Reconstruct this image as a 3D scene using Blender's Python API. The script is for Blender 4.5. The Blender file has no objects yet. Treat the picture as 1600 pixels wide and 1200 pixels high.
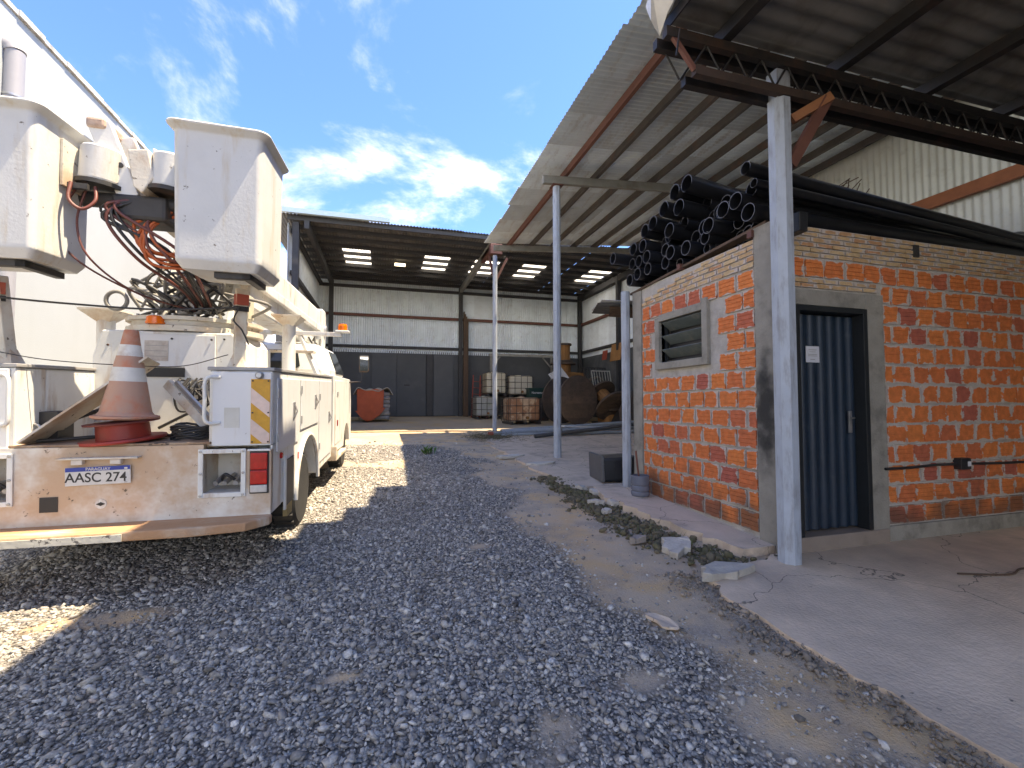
import bpy, bmesh, math, random
import numpy as np
from mathutils import Vector, Matrix, Euler
random.seed(7); rng = np.random.default_rng(7)
scene = bpy.context.scene
col = scene.collection
R = math.radians

# ---------------------------------------------------------------- camera
YAW = math.atan(200/700); PITCH = math.atan(28/700)
cam_d = bpy.data.cameras.new('camera'); cam = bpy.data.objects.new('camera', cam_d); col.objects.link(cam)
cam_d.sensor_width = 36; cam_d.lens = 36*700/1600; cam_d.clip_start = .05; cam_d.clip_end = 2000
cam.location = (0, 0, 1.45)
cam.rotation_euler = (math.pi/2 + PITCH, 0, -YAW)
scene.camera = cam

# ---------------------------------------------------------------- sky, sun, exposure
SUN = Vector((.42, -.12, 1)).normalized()
world = bpy.data.worlds.new('World'); scene.world = world; world.use_nodes = True
nt = world.node_tree; nt.nodes.clear()
def wn(t, **k):
    n = nt.nodes.new(t)
    for a, b in k.items(): setattr(n, a, b)
    return n
sky = wn('ShaderNodeTexSky', sky_type='NISHITA', sun_disc=False)
sky.sun_elevation = math.asin(SUN.z); sky.sun_rotation = math.atan2(SUN.x, SUN.y)
sky.altitude = 100; sky.air_density = 1.0; sky.dust_density = .15; sky.ozone_density = 4.5
tc = wn('ShaderNodeTexCoord'); sep = wn('ShaderNodeSeparateXYZ'); nt.links.new(tc.outputs['Generated'], sep.inputs[0])
zc = wn('ShaderNodeMath', operation='MAXIMUM'); nt.links.new(sep.outputs[2], zc.inputs[0]); zc.inputs[1].default_value = .06
za = wn('ShaderNodeMath', operation='ADD'); nt.links.new(zc.outputs[0], za.inputs[0]); za.inputs[1].default_value = .25
vd = wn('ShaderNodeVectorMath', operation='DIVIDE'); nt.links.new(tc.outputs['Generated'], vd.inputs[0])
cx = wn('ShaderNodeCombineXYZ')
for i in range(3): nt.links.new(za.outputs[0], cx.inputs[i])
nt.links.new(cx.outputs[0], vd.inputs[1])
no1 = wn('ShaderNodeTexNoise'); no1.inputs['Scale'].default_value = 1.7; no1.inputs['Detail'].default_value = 9; no1.inputs['Roughness'].default_value = .6; no1.inputs['Distortion'].default_value = .35
mp = wn('ShaderNodeMapping'); mp.inputs['Location'].default_value = (3.011, 1.520, 0); nt.links.new(vd.outputs[0], mp.inputs[0]); nt.links.new(mp.outputs[0], no1.inputs['Vector'])
el = wn('ShaderNodeMapRange'); nt.links.new(sep.outputs[2], el.inputs[0])
el.inputs[1].default_value = .15; el.inputs[2].default_value = .85; el.inputs[3].default_value = .12; el.inputs[4].default_value = -.17
ad = wn('ShaderNodeMath', operation='ADD'); nt.links.new(no1.outputs[0], ad.inputs[0]); nt.links.new(el.outputs[0], ad.inputs[1])
cr = wn('ShaderNodeMapRange', interpolation_type='SMOOTHSTEP'); nt.links.new(ad.outputs[0], cr.inputs[0])
cr.inputs[1].default_value = .485; cr.inputs[2].default_value = 1.0; cr.inputs[3].default_value = 0; cr.inputs[4].default_value = .9
mx = wn('ShaderNodeMix', data_type='RGBA'); nt.links.new(cr.outputs[0], mx.inputs[0]); tint = wn('ShaderNodeMix', data_type='RGBA', blend_type='MULTIPLY'); tint.inputs[0].default_value = 1; tint.inputs[7].default_value = (.30, .50, .86, 1); nt.links.new(sky.outputs[0], tint.inputs[6]); nt.links.new(tint.outputs[2], mx.inputs[6])
mx.inputs[7].default_value = (17, 16.8, 16.4, 1)
bg = wn('ShaderNodeBackground'); bg.inputs[1].default_value = .15; nt.links.new(mx.outputs[2], bg.inputs[0])
wo = wn('ShaderNodeOutputWorld'); nt.links.new(bg.outputs[0], wo.inputs[0])
sd = bpy.data.lights.new('sun', 'SUN'); sd.energy = 3.0; sd.angle = R(.53); sd.color = (1, .985, .955)
so = bpy.data.objects.new('sun', sd); col.objects.link(so)
so.rotation_euler = SUN.to_track_quat('Z', 'Y').to_euler(); so.location = SUN*40
scene.view_settings.view_transform = 'Standard'; scene.view_settings.look = 'None'
scene.view_settings.gamma = 1; scene.view_settings.exposure = 2.15; scene.view_settings.use_curve_mapping = False
scene.view_settings.use_white_balance = True; scene.view_settings.white_balance_temperature = 9600; scene.view_settings.white_balance_tint = 10   # camera set for open shade
try:
    scene.cycles.max_bounces = 5; scene.cycles.diffuse_bounces = 3; scene.cycles.transparent_max_bounces = 8
    scene.cycles.use_denoising = True
except Exception: pass

# ---------------------------------------------------------------- materials
MATS = {}
def mat(name, base, rough=.7, var=.15, scale=6, bump=.15, bscale=40, metal=0, dirt=None, damt=.4, dscale=3, stretch=None, rnd=.12, trans=0, spots=None, emit=None, stain=None, spec=.5, soft=.12, crack=None):
    """procedural Principled: noise tone variation, optional dirt / stains with shapes of their own, fine bump"""
    if name in MATS: return MATS[name]
    m = bpy.data.materials.new(name); m.use_nodes = True; MATS[name] = m
    t = m.node_tree; N = t.nodes; Lk = t.links.new
    b = N['Principled BSDF']; b.inputs['Roughness'].default_value = rough; b.inputs['Metallic'].default_value = metal
    b.inputs['Specular IOR Level'].default_value = spec
    c = N.new('ShaderNodeTexCoord'); vec = c.outputs['Object']
    oi = N.new('ShaderNodeObjectInfo')
    ofs = N.new('ShaderNodeVectorMath'); ofs.operation = 'MULTIPLY_ADD'; ofs.inputs[1].default_value = (1, 1, 1)
    cm = N.new('ShaderNodeCombineXYZ'); mu = N.new('ShaderNodeMath'); mu.operation = 'MULTIPLY'; mu.inputs[1].default_value = 37.; Lk(oi.outputs['Random'], mu.inputs[0])
    for i in range(3): Lk(mu.outputs[0], cm.inputs[i])
    Lk(vec, ofs.inputs[0]); Lk(cm.outputs[0], ofs.inputs[2]); wv = ofs.outputs[0]
    n1 = N.new('ShaderNodeTexNoise'); n1.inputs['Scale'].default_value = scale; n1.inputs['Detail'].default_value = 4; n1.inputs['Roughness'].default_value = .6; Lk(wv, n1.inputs['Vector'])
    mr = N.new('ShaderNodeMapRange'); Lk(n1.outputs[0], mr.inputs[0]); mr.inputs[1].default_value = .25; mr.inputs[2].default_value = .75
    mr.inputs[3].default_value = 1-var; mr.inputs[4].default_value = 1+var
    rr = N.new('ShaderNodeMapRange'); Lk(oi.outputs['Random'], rr.inputs[0]); rr.inputs[3].default_value = 1-rnd; rr.inputs[4].default_value = 1+rnd
    ml = N.new('ShaderNodeMath'); ml.operation = 'MULTIPLY'; Lk(mr.outputs[0], ml.inputs[0]); Lk(rr.outputs[0], ml.inputs[1])
    sc = N.new('ShaderNodeVectorMath'); sc.operation = 'SCALE'; sc.inputs[0].default_value = base[:3]; Lk(ml.outputs[0], sc.inputs['Scale'])
    out = sc.outputs[0]
    def mixin(colr, fac):
        nonlocal out
        x = N.new('ShaderNodeMix'); x.data_type = 'RGBA'; Lk(fac, x.inputs[0]); Lk(out, x.inputs[6]); x.inputs[7].default_value = (*colr[:3], 1); out = x.outputs[2]
    if dirt is not None:
        mpn = N.new('ShaderNodeMapping'); Lk(wv, mpn.inputs[0])
        if stretch: mpn.inputs['Scale'].default_value = stretch
        n2 = N.new('ShaderNodeTexNoise'); n2.inputs['Scale'].default_value = dscale; n2.inputs['Detail'].default_value = 5; n2.inputs['Roughness'].default_value = .65; Lk(mpn.outputs[0], n2.inputs['Vector'])
        m2 = N.new('ShaderNodeMapRange'); m2.interpolation_type = 'SMOOTHSTEP'; Lk(n2.outputs[0], m2.inputs[0])
        th = .72-.42*damt; m2.inputs[1].default_value = th-soft; m2.inputs[2].default_value = th+soft; m2.inputs[4].default_value = min(1., .55+damt*.4)
        mixin(dirt, m2.outputs[0])
    if spots is not None:
        n3 = N.new('ShaderNodeTexNoise'); n3.inputs['Scale'].default_value = spots[1]; n3.inputs['Detail'].default_value = 4; n3.inputs['Roughness'].default_value = .7; Lk(wv, n3.inputs['Vector'])
        m3 = N.new('ShaderNodeMapRange'); Lk(n3.outputs[0], m3.inputs[0]); m3.inputs[1].default_value = spots[2]; m3.inputs[2].default_value = spots[2]+.05
        mixin(spots[0], m3.outputs[0])
    if crack is not None:       # thin wandering cracks
        gq = N.new('ShaderNodeNewGeometry'); nq = N.new('ShaderNodeTexNoise'); nq.inputs['Scale'].default_value = 2.2; nq.inputs['Detail'].default_value = 5; Lk(gq.outputs['Position'], nq.inputs['Vector'])
        vq = N.new('ShaderNodeVectorMath'); vq.operation = 'MULTIPLY_ADD'; Lk(nq.outputs['Color'], vq.inputs[0]); vq.inputs[1].default_value = (.7, .7, .7); Lk(gq.outputs['Position'], vq.inputs[2])
        vr = N.new('ShaderNodeTexVoronoi'); vr.feature = 'DISTANCE_TO_EDGE'; vr.inputs['Scale'].default_value = crack; Lk(vq.outputs[0], vr.inputs['Vector'])
        mq = N.new('ShaderNodeMapRange'); Lk(vr.outputs['Distance'], mq.inputs[0]); mq.inputs[1].default_value = .006*crack; mq.inputs[2].default_value = .001; mq.inputs[3].default_value = 0; mq.inputs[4].default_value = .8
        mixin((.06, .05, .042), mq.outputs[0])
    if stain is not None:       # list of (world point, radii, colour): a smudge that sits on the surface
        ge = N.new('ShaderNodeNewGeometry')
        for pt, rad, colr in stain:
            sb = N.new('ShaderNodeVectorMath'); sb.operation = 'SUBTRACT'; Lk(ge.outputs['Position'], sb.inputs[0]); sb.inputs[1].default_value = pt
            dv = N.new('ShaderNodeVectorMath'); dv.operation = 'DIVIDE'; Lk(sb.outputs[0], dv.inputs[0]); dv.inputs[1].default_value = rad
            le = N.new('ShaderNodeVectorMath'); le.operation = 'LENGTH'; Lk(dv.outputs[0], le.inputs[0])
            nn = N.new('ShaderNodeTexNoise'); nn.inputs['Scale'].default_value = 7; nn.inputs['Detail'].default_value = 5; Lk(ge.outputs['Position'], nn.inputs['Vector'])
            s2 = N.new('ShaderNodeMath'); s2.operation = 'ADD'; Lk(le.outputs['Value'], s2.inputs[0]); Lk(nn.outputs[0], s2.inputs[1])
            m4 = N.new('ShaderNodeMapRange'); m4.interpolation_type = 'SMOOTHSTEP'; Lk(s2.outputs[0], m4.inputs[0]); m4.inputs[1].default_value = 1.5; m4.inputs[2].default_value = .75; m4.inputs[3].default_value = 0; m4.inputs[4].default_value = .92
            mixin(colr, m4.outputs[0])
    Lk(out, b.inputs['Base Color'])
    if bump:
        n4 = N.new('ShaderNodeTexNoise'); n4.inputs['Scale'].default_value = bscale; n4.inputs['Detail'].default_value = 3; Lk(wv, n4.inputs['Vector'])
        bp = N.new('ShaderNodeBump'); bp.inputs['Strength'].default_value = bump; bp.inputs['Distance'].default_value = .02; Lk(n4.outputs[0], bp.inputs['Height']); Lk(bp.outputs[0], b.inputs['Normal'])
    if trans:
        tr = N.new('ShaderNodeBsdfTranslucent'); tr.inputs[0].default_value = (*base[:3], 1)
        ms = N.new('ShaderNodeMixShader'); ms.inputs[0].default_value = trans; Lk(b.outputs[0], ms.inputs[1]); Lk(tr.outputs[0], ms.inputs[2]); Lk(ms.outputs[0], N['Material Output'].inputs[0])
    if emit: b.inputs['Emission Color'].default_value = (*emit[0], 1); b.inputs['Emission Strength'].default_value = emit[1]
    return m
RUST = (.16, .055, .025)
paint = mat('truck_paint', (.66, .66, .63), .42, .06, 4, .06, 60, dirt=(.40, .27, .17), damt=.27, dscale=2.2, stretch=(3, 3, .6), soft=.09, spots=((.12, .085, .06), 20, .665), rnd=.03)
paint_dirty = mat('truck_paint_dirty', (.62, .58, .50), .6, .1, 5, .12, 50, dirt=(.44, .27, .15), damt=.44, dscale=2.6, spots=((.10, .07, .05), 16, .63), rnd=.04)
paint_clean = mat('truck_panel_paint', (.62, .63, .64), .36, .04, 3, .03, 60, dirt=(.45, .36, .27), damt=.14, dscale=3, stretch=(3, 3, .5), spots=((.15, .12, .1), 26, .68), rnd=.03)
bucketm = mat('bucket_fibreglass', (.58, .585, .57), .5, .07, 3, .08, 50, dirt=(.48, .37, .22), damt=.24, dscale=1.9, stretch=(3.2, 3.2, .45), soft=.10, spots=((.14, .12, .10), 17, .665), rnd=.03)
rubber = mat('rubber', (.022, .022, .023), .75, .3, 12, .2, 60)
blackp = mat('black_plastic', (.02, .021, .023), .42, .2, 5, .05, 30, dirt=(.09, .08, .07), damt=.12)
darkm = mat('dark_metal', (.035, .033, .032), .6, .3, 8, .1, 40, dirt=RUST, damt=.2)
chrome = mat('worn_steel', (.42, .42, .42), .42, .2, 8, .1, 40, metal=.8, dirt=RUST, damt=.2)
glassm = mat('window_glass', (.02, .025, .028), .08, .1, 2, 0)
redlens = mat('red_lens', (.42, .012, .01), .18, .25, 20, .1, 90)
whitelens = mat('clear_lens', (.55, .52, .48), .2, .1, 20, .1, 90)
orangelens = mat('orange_lens', (.85, .16, .01), .22, .1, 20, .05, 60)
yellowr = mat('reflector_yellow', (.62, .30, .02), .4, .15, 20, .05, 60)
pinkr = mat('reflector_white', (.66, .50, .44), .4, .12, 20, .05, 60, dirt=(.6, .22, .12), damt=.12, dscale=8)
platew = mat('plate_white', (.62, .62, .60), .45, .08, 15, .03, 60)
plateb = mat('plate_blue', (.015, .05, .32), .4, .1, 15, 0)
ink_hole = mat('black_ink_hole_dark', (.02, .02, .022), .5, .1, 10, 0)  # print, and black plates standing in for the shade inside holes and slots
greyink = mat('grey_print', (.34, .33, .32), .6, .15, 30, 0)
conem = mat('cone_orange', (.52, .20, .12), .8, .16, 5, .12, 30, dirt=(.42, .28, .21), damt=.58, dscale=5)
conew = mat('cone_band', (.62, .60, .55), .6, .12, 8, .05, 40, dirt=(.42, .30, .22), damt=.3, dscale=6)
redm = mat('red_reel', (.36, .03, .02), .5, .2, 6, .1, 30, dirt=(.12, .03, .02), damt=.3)
hoseo = mat('orange_hose', (.45, .09, .02), .55, .2, 6, .05)
hoser = mat('brown_hose', (.14, .04, .03), .5, .2, 6, .05)
hoseg = mat('grey_hose', (.22, .21, .19), .55, .25, 6, .05)
hosek = mat('black_hose', (.025, .024, .024), .5, .2, 6, .05)
galv = mat('galvanised_paint', (.34, .385, .44), .55, .10, 5, .08, 30, dirt=(.21, .21, .21), damt=.34, dscale=4, stretch=(4, 4, .8), spots=((.06, .06, .06), 20, .73), rnd=.04, stain=[((3.66, 3.2, 1.62), (.10, .3, .38), (.025, .024, .024)), ((3.58, 12.9, 1.3), (.01, .01, .01), (.3, .2, .05))])
beamgrey = mat('grey_beam_paint', (.24, .24, .22), .65, .15, 5, .1, 30, dirt=(.14, .10, .07), damt=.25)
purlm = mat('dark_purlin', (.075, .065, .06), .7, .25, 5, .12, 30, dirt=RUST, damt=.2)
rustpurl = mat('red_oxide_purlin', (.15, .058, .042), .7, .2, 5, .12, 30, dirt=(.12, .05, .035), damt=.35)
hangpurl = mat('charcoal_purlin', (.045, .045, .047), .7, .2, 5, .1, 30)
sheetm = mat('zinc_sheet', (.66, .76, .82), .40, .12, 2.2, .05, 20, metal=.2, dirt=(.44, .43, .41), damt=.28, dscale=1.6, stretch=(.6, 3, 1), rnd=.22)
sheetwall = mat('zinc_wall_sheet', (.76, .83, .87), .42, .10, 2, .05, 20, metal=.12, dirt=(.58, .59, .58), damt=.2, dscale=1.3, stretch=(4, 4, .5), rnd=.10)
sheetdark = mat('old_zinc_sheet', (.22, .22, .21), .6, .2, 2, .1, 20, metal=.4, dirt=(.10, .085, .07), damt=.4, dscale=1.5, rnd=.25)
sheetroof = mat('hangar_roof_sheet', (.16, .16, .165), .6, .15, 2, .1, 20, metal=.3, dirt=(.09, .085, .08), damt=.3, rnd=.15)
skyl = mat('translucent_sheet', (.86, .84, .74), .5, .08, 4, 0, trans=.75, rnd=.05)
flashm = mat('flashing', (.58, .58, .56), .45, .15, 4, .15, 20, metal=.3, dirt=(.36, .30, .24), damt=.35, dscale=3)
gutterm = mat('gutter_paint', (.40, .52, .58), .4, .06, 4, .04, 30, metal=.2)
slate = mat('slate_wall_paint', (.088, .094, .10), .75, .10, 2, .08, 30, dirt=(.12, .125, .13), damt=.18, dscale=1.5, rnd=.1, spots=((.3, .3, .3), 6, .79))
whitewall = mat('white_render', (.41, .445, .46), .9, .035, 1.2, .12, 60, dirt=(.345, .37, .375), damt=.34, dscale=.9, stretch=(1, 1, .16), soft=.2)
coping = mat('weathered_coping', (.50, .49, .46), .9, .2, 4, .2, 40, dirt=(.16, .14, .12), damt=.35, dscale=4)
pipegrey = mat('grey_drain', (.33, .33, .35), .5, .06, 4, .03)
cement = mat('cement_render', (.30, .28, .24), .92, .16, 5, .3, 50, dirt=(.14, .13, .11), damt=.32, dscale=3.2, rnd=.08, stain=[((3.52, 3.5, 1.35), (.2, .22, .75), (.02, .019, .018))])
mortar = mat('mortar', (.46, .43, .39), .95, .2, 8, .5, 60, dirt=(.20, .17, .14), damt=.25, dscale=2.4)
doorm = mat('door_paint', (.011, .026, .045), .42, .14, 5, .04, 40, dirt=(.045, .055, .065), damt=.15, stretch=(3, 3, .4))
doorf = mat('door_frame', (.012, .015, .017), .5, .2, 6, .06, 40)
louvre = mat('louvre_glass', (.12, .15, .155), .25, .1, 5, .03, dirt=(.25, .25, .23), damt=.25)
paper = mat('paper', (.62, .63, .66), .8, .04, 9, .05)
slabm = mat('concrete_slab', (.68, .51, .36), .9, .2, 2.6, .35, 45, crack=.55, dirt=(.34, .27, .21), damt=.42, dscale=.75, soft=.2, rnd=.02, spots=((.15, .12, .10), 7, .70))
apronm = mat('pink_concrete', (.58, .45, .335), crack=1.1, rough=.92, var=.12, scale=3, bump=.3, bscale=45, dirt=(.27, .22, .18), damt=.3, dscale=2, rnd=.06)
floorm = mat('dusty_floor', (.36, .30, .23), .92, .12, 1, .2, 30, dirt=(.42, .28, .13), damt=.42, dscale=.5)
chunkm = mat('broken_concrete', (.50, .455, .39), .95, .12, 8, .5, 40, dirt=(.30, .26, .22), damt=.3, dscale=6, rnd=.15)
mossm = mat('mossy_rubble', (.17, .135, .085), .95, .3, 12, .5, 50, dirt=(.085, .085, .03), damt=.45, dscale=7)
hdpe = mat('black_pipe', (.012, .013, .016), .34, .25, 3, .03, 20, dirt=(.05, .045, .04), damt=.14, dscale=4, rnd=.25)
hdpe_end = mat('pipe_cut_end', (.13, .13, .14), .5, .2, 20, .05)
woodg = mat('spool_wood', (.085, .062, .05), .85, .25, 5, .3, 30, dirt=(.05, .042, .036), damt=.4, dscale=3, stretch=(1, 1, 5), rnd=.2)
woodt = mat('spool_drum_wood', (.34, .165, .06), .8, .2, 6, .25, 30, dirt=(.20, .09, .035), damt=.35, dscale=3, rnd=.15)
ibcm = mat('tank_plastic', (.60, .54, .40), .55, .1, 3, .05, 20, dirt=(.46, .30, .14), damt=.25, dscale=2, rnd=.06)
ibcd = mat('dirty_tank_plastic', (.50, .36, .24), .6, .15, 3, .1, 20, dirt=(.26, .09, .035), damt=.52, dscale=1.6, soft=.06)
cage = mat('cage_steel', (.075, .07, .065), .55, .3, 8, .1, 30, metal=.3, dirt=RUST, damt=.3)
greenb = mat('green_crate', (.012, .05, .04), .5, .15, 5, .04)
pvc = mat('grey_conduit', (.27, .31, .34), .5, .12, 4, .05, 20, dirt=(.16, .16, .15), damt=.25, rnd=.2)
tarp = mat('orange_tarp', (.46, .085, .028), .7, .15, 4, .3, 14, rnd=.03)
bagm = mat('cement_bag', (.27, .25, .23), .9, .2, 6, .3, 25, dirt=(.38, .35, .31), damt=.35, rnd=.2)
canvas = mat('pale_canvas', (.42, .39, .33), .9, .15, 5, .4, 18)
redpaint = mat('red_oxide_paint', (.34, .06, .035), .65, .2, 5, .1, 30, dirt=(.18, .05, .03), damt=.25)
brownwood = mat('brown_timber', (.12, .075, .05), .85, .25, 4, .3, 30, stretch=(1, 1, .2), dirt=(.06, .04, .03), damt=.35)
weedm = mat('weed_leaf', (.07, .15, .03), .6, .25, 10, .05, rnd=.2)
strawm = mat('dry_straw', (.17, .145, .08), .9, .3, 10, .1)
waterb = mat('bottle_plastic', (.13, .14, .17), .2, .15, 6, .05)
whiteb = mat('white_sheet', (.62, .62, .60), .6, .08, 4, .1)

def brick_mat(name, c1, c2, c3, edge=.13):
    """fired clay with per-brick tone and mortar smeared unevenly over the arrises"""
    m = bpy.data.materials.new(name); m.use_nodes = True; t = m.node_tree; N = t.nodes; Lk = t.links.new; b = N['Principled BSDF']; b.inputs['Roughness'].default_value = .88
    tcn = N.new('ShaderNodeTexCoord'); oi = N.new('ShaderNodeObjectInfo'); ge = N.new('ShaderNodeNewGeometry')
    rp = N.new('ShaderNodeValToRGB'); Lk(oi.outputs['Random'], rp.inputs[0]); e = rp.color_ramp.elements
    e[0].position = 0; e[0].color = (*c1, 1); e[1].position = 1; e[1].color = (*c3, 1); x = rp.color_ramp.elements.new(.66); x.color = (*c2, 1); y = rp.color_ramp.elements.new(.84); y.color = (*[(a*.55+b_*.45) for a, b_ in zip(c2, c3)], 1)
    n = N.new('ShaderNodeTexNoise'); n.inputs['Scale'].default_value = 18; n.inputs['Detail'].default_value = 5; Lk(ge.outputs['Position'], n.inputs['Vector'])
    mr = N.new('ShaderNodeMapRange'); Lk(n.outputs[0], mr.inputs[0]); mr.inputs[1].default_value = .3; mr.inputs[2].default_value = .7; mr.inputs[3].default_value = .82; mr.inputs[4].default_value = 1.14
    sc = N.new('ShaderNodeVectorMath'); sc.operation = 'SCALE'; Lk(rp.outputs[0], sc.inputs[0]); Lk(mr.outputs[0], sc.inputs['Scale'])
    sp = N.new('ShaderNodeSeparateXYZ'); Lk(tcn.outputs['Object'], sp.inputs[0])
    def ab(i, h):
        a = N.new('ShaderNodeMath'); a.operation = 'ABSOLUTE'; Lk(sp.outputs[i], a.inputs[0]); s = N.new('ShaderNodeMath'); s.operation = 'SUBTRACT'; s.inputs[0].default_value = h; Lk(a.outputs[0], s.inputs[1]); return s.outputs[0]
    mi = N.new('ShaderNodeMath'); mi.operation = 'MINIMUM'; Lk(ab(0, .5), mi.inputs[0]); Lk(ab(2, .5), mi.inputs[1])
    n2 = N.new('ShaderNodeTexNoise'); n2.inputs['Scale'].default_value = 9; n2.inputs['Detail'].default_value = 6; n2.inputs['Roughness'].default_value = .55; Lk(ge.outputs['Position'], n2.inputs['Vector'])
    m2 = N.new('ShaderNodeMapRange'); Lk(n2.outputs[0], m2.inputs[0]); m2.inputs[1].default_value = .40; m2.inputs[2].default_value = .68; m2.inputs[3].default_value = -.03; m2.inputs[4].default_value = edge
    lt = N.new('ShaderNodeMath'); lt.operation = 'SUBTRACT'; Lk(m2.outputs[0], lt.inputs[0]); Lk(mi.outputs[0], lt.inputs[1])
    m3 = N.new('ShaderNodeMapRange'); Lk(lt.outputs[0], m3.inputs[0]); m3.inputs[1].default_value = -.008; m3.inputs[2].default_value = .012
    mxn = N.new('ShaderNodeMix'); mxn.data_type = 'RGBA'; Lk(m3.outputs[0], mxn.inputs[0]); Lk(sc.outputs[0], mxn.inputs[6]); mxn.inputs[7].default_value = (.50, .42, .37, 1)
    # damp, dirty band near the foot of the wall with a ragged edge
    sz = N.new('ShaderNodeSeparateXYZ'); Lk(ge.outputs['Position'], sz.inputs[0])
    n5 = N.new('ShaderNodeTexNoise'); n5.inputs['Scale'].default_value = 3.2; n5.inputs['Detail'].default_value = 6; Lk(ge.outputs['Position'], n5.inputs['Vector'])
    a5 = N.new('ShaderNodeMath'); a5.operation = 'MULTIPLY_ADD'; Lk(n5.outputs[0], a5.inputs[0]); a5.inputs[1].default_value = -1.3; Lk(sz.outputs[2], a5.inputs[2])
    m5 = N.new('ShaderNodeMapRange'); m5.interpolation_type = 'SMOOTHSTEP'; Lk(a5.outputs[0], m5.inputs[0]); m5.inputs[1].default_value = -.05; m5.inputs[2].default_value = -.45; m5.inputs[3].default_value = 0; m5.inputs[4].default_value = .7
    mx5 = N.new('ShaderNodeMix'); mx5.data_type = 'RGBA'; Lk(m5.outputs[0], mx5.inputs[0]); Lk(mxn.outputs[2], mx5.inputs[6]); mx5.inputs[7].default_value = (.11, .062, .04, 1)
    Lk(mx5.outputs[2], b.inputs['Base Color'])
    bp = N.new('ShaderNodeBump'); bp.inputs['Strength'].default_value = .4; bp.inputs['Distance'].default_value = .01; n6 = N.new('ShaderNodeTexNoise'); n6.inputs['Scale'].default_value = 70; n6.inputs['Detail'].default_value = 4; Lk(ge.outputs['Position'], n6.inputs['Vector'])
    Lk(n6.outputs[0], bp.inputs['Height']); Lk(bp.outputs[0], b.inputs['Normal'])
    return m
brickm = brick_mat('clay_brick', (.70, .20, .055), (.64, .165, .052), (.42, .105, .075), .15)
beigem = brick_mat('beige_brick', (.56, .40, .23), (.50, .32, .17), (.46, .22, .11), .30)

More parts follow.
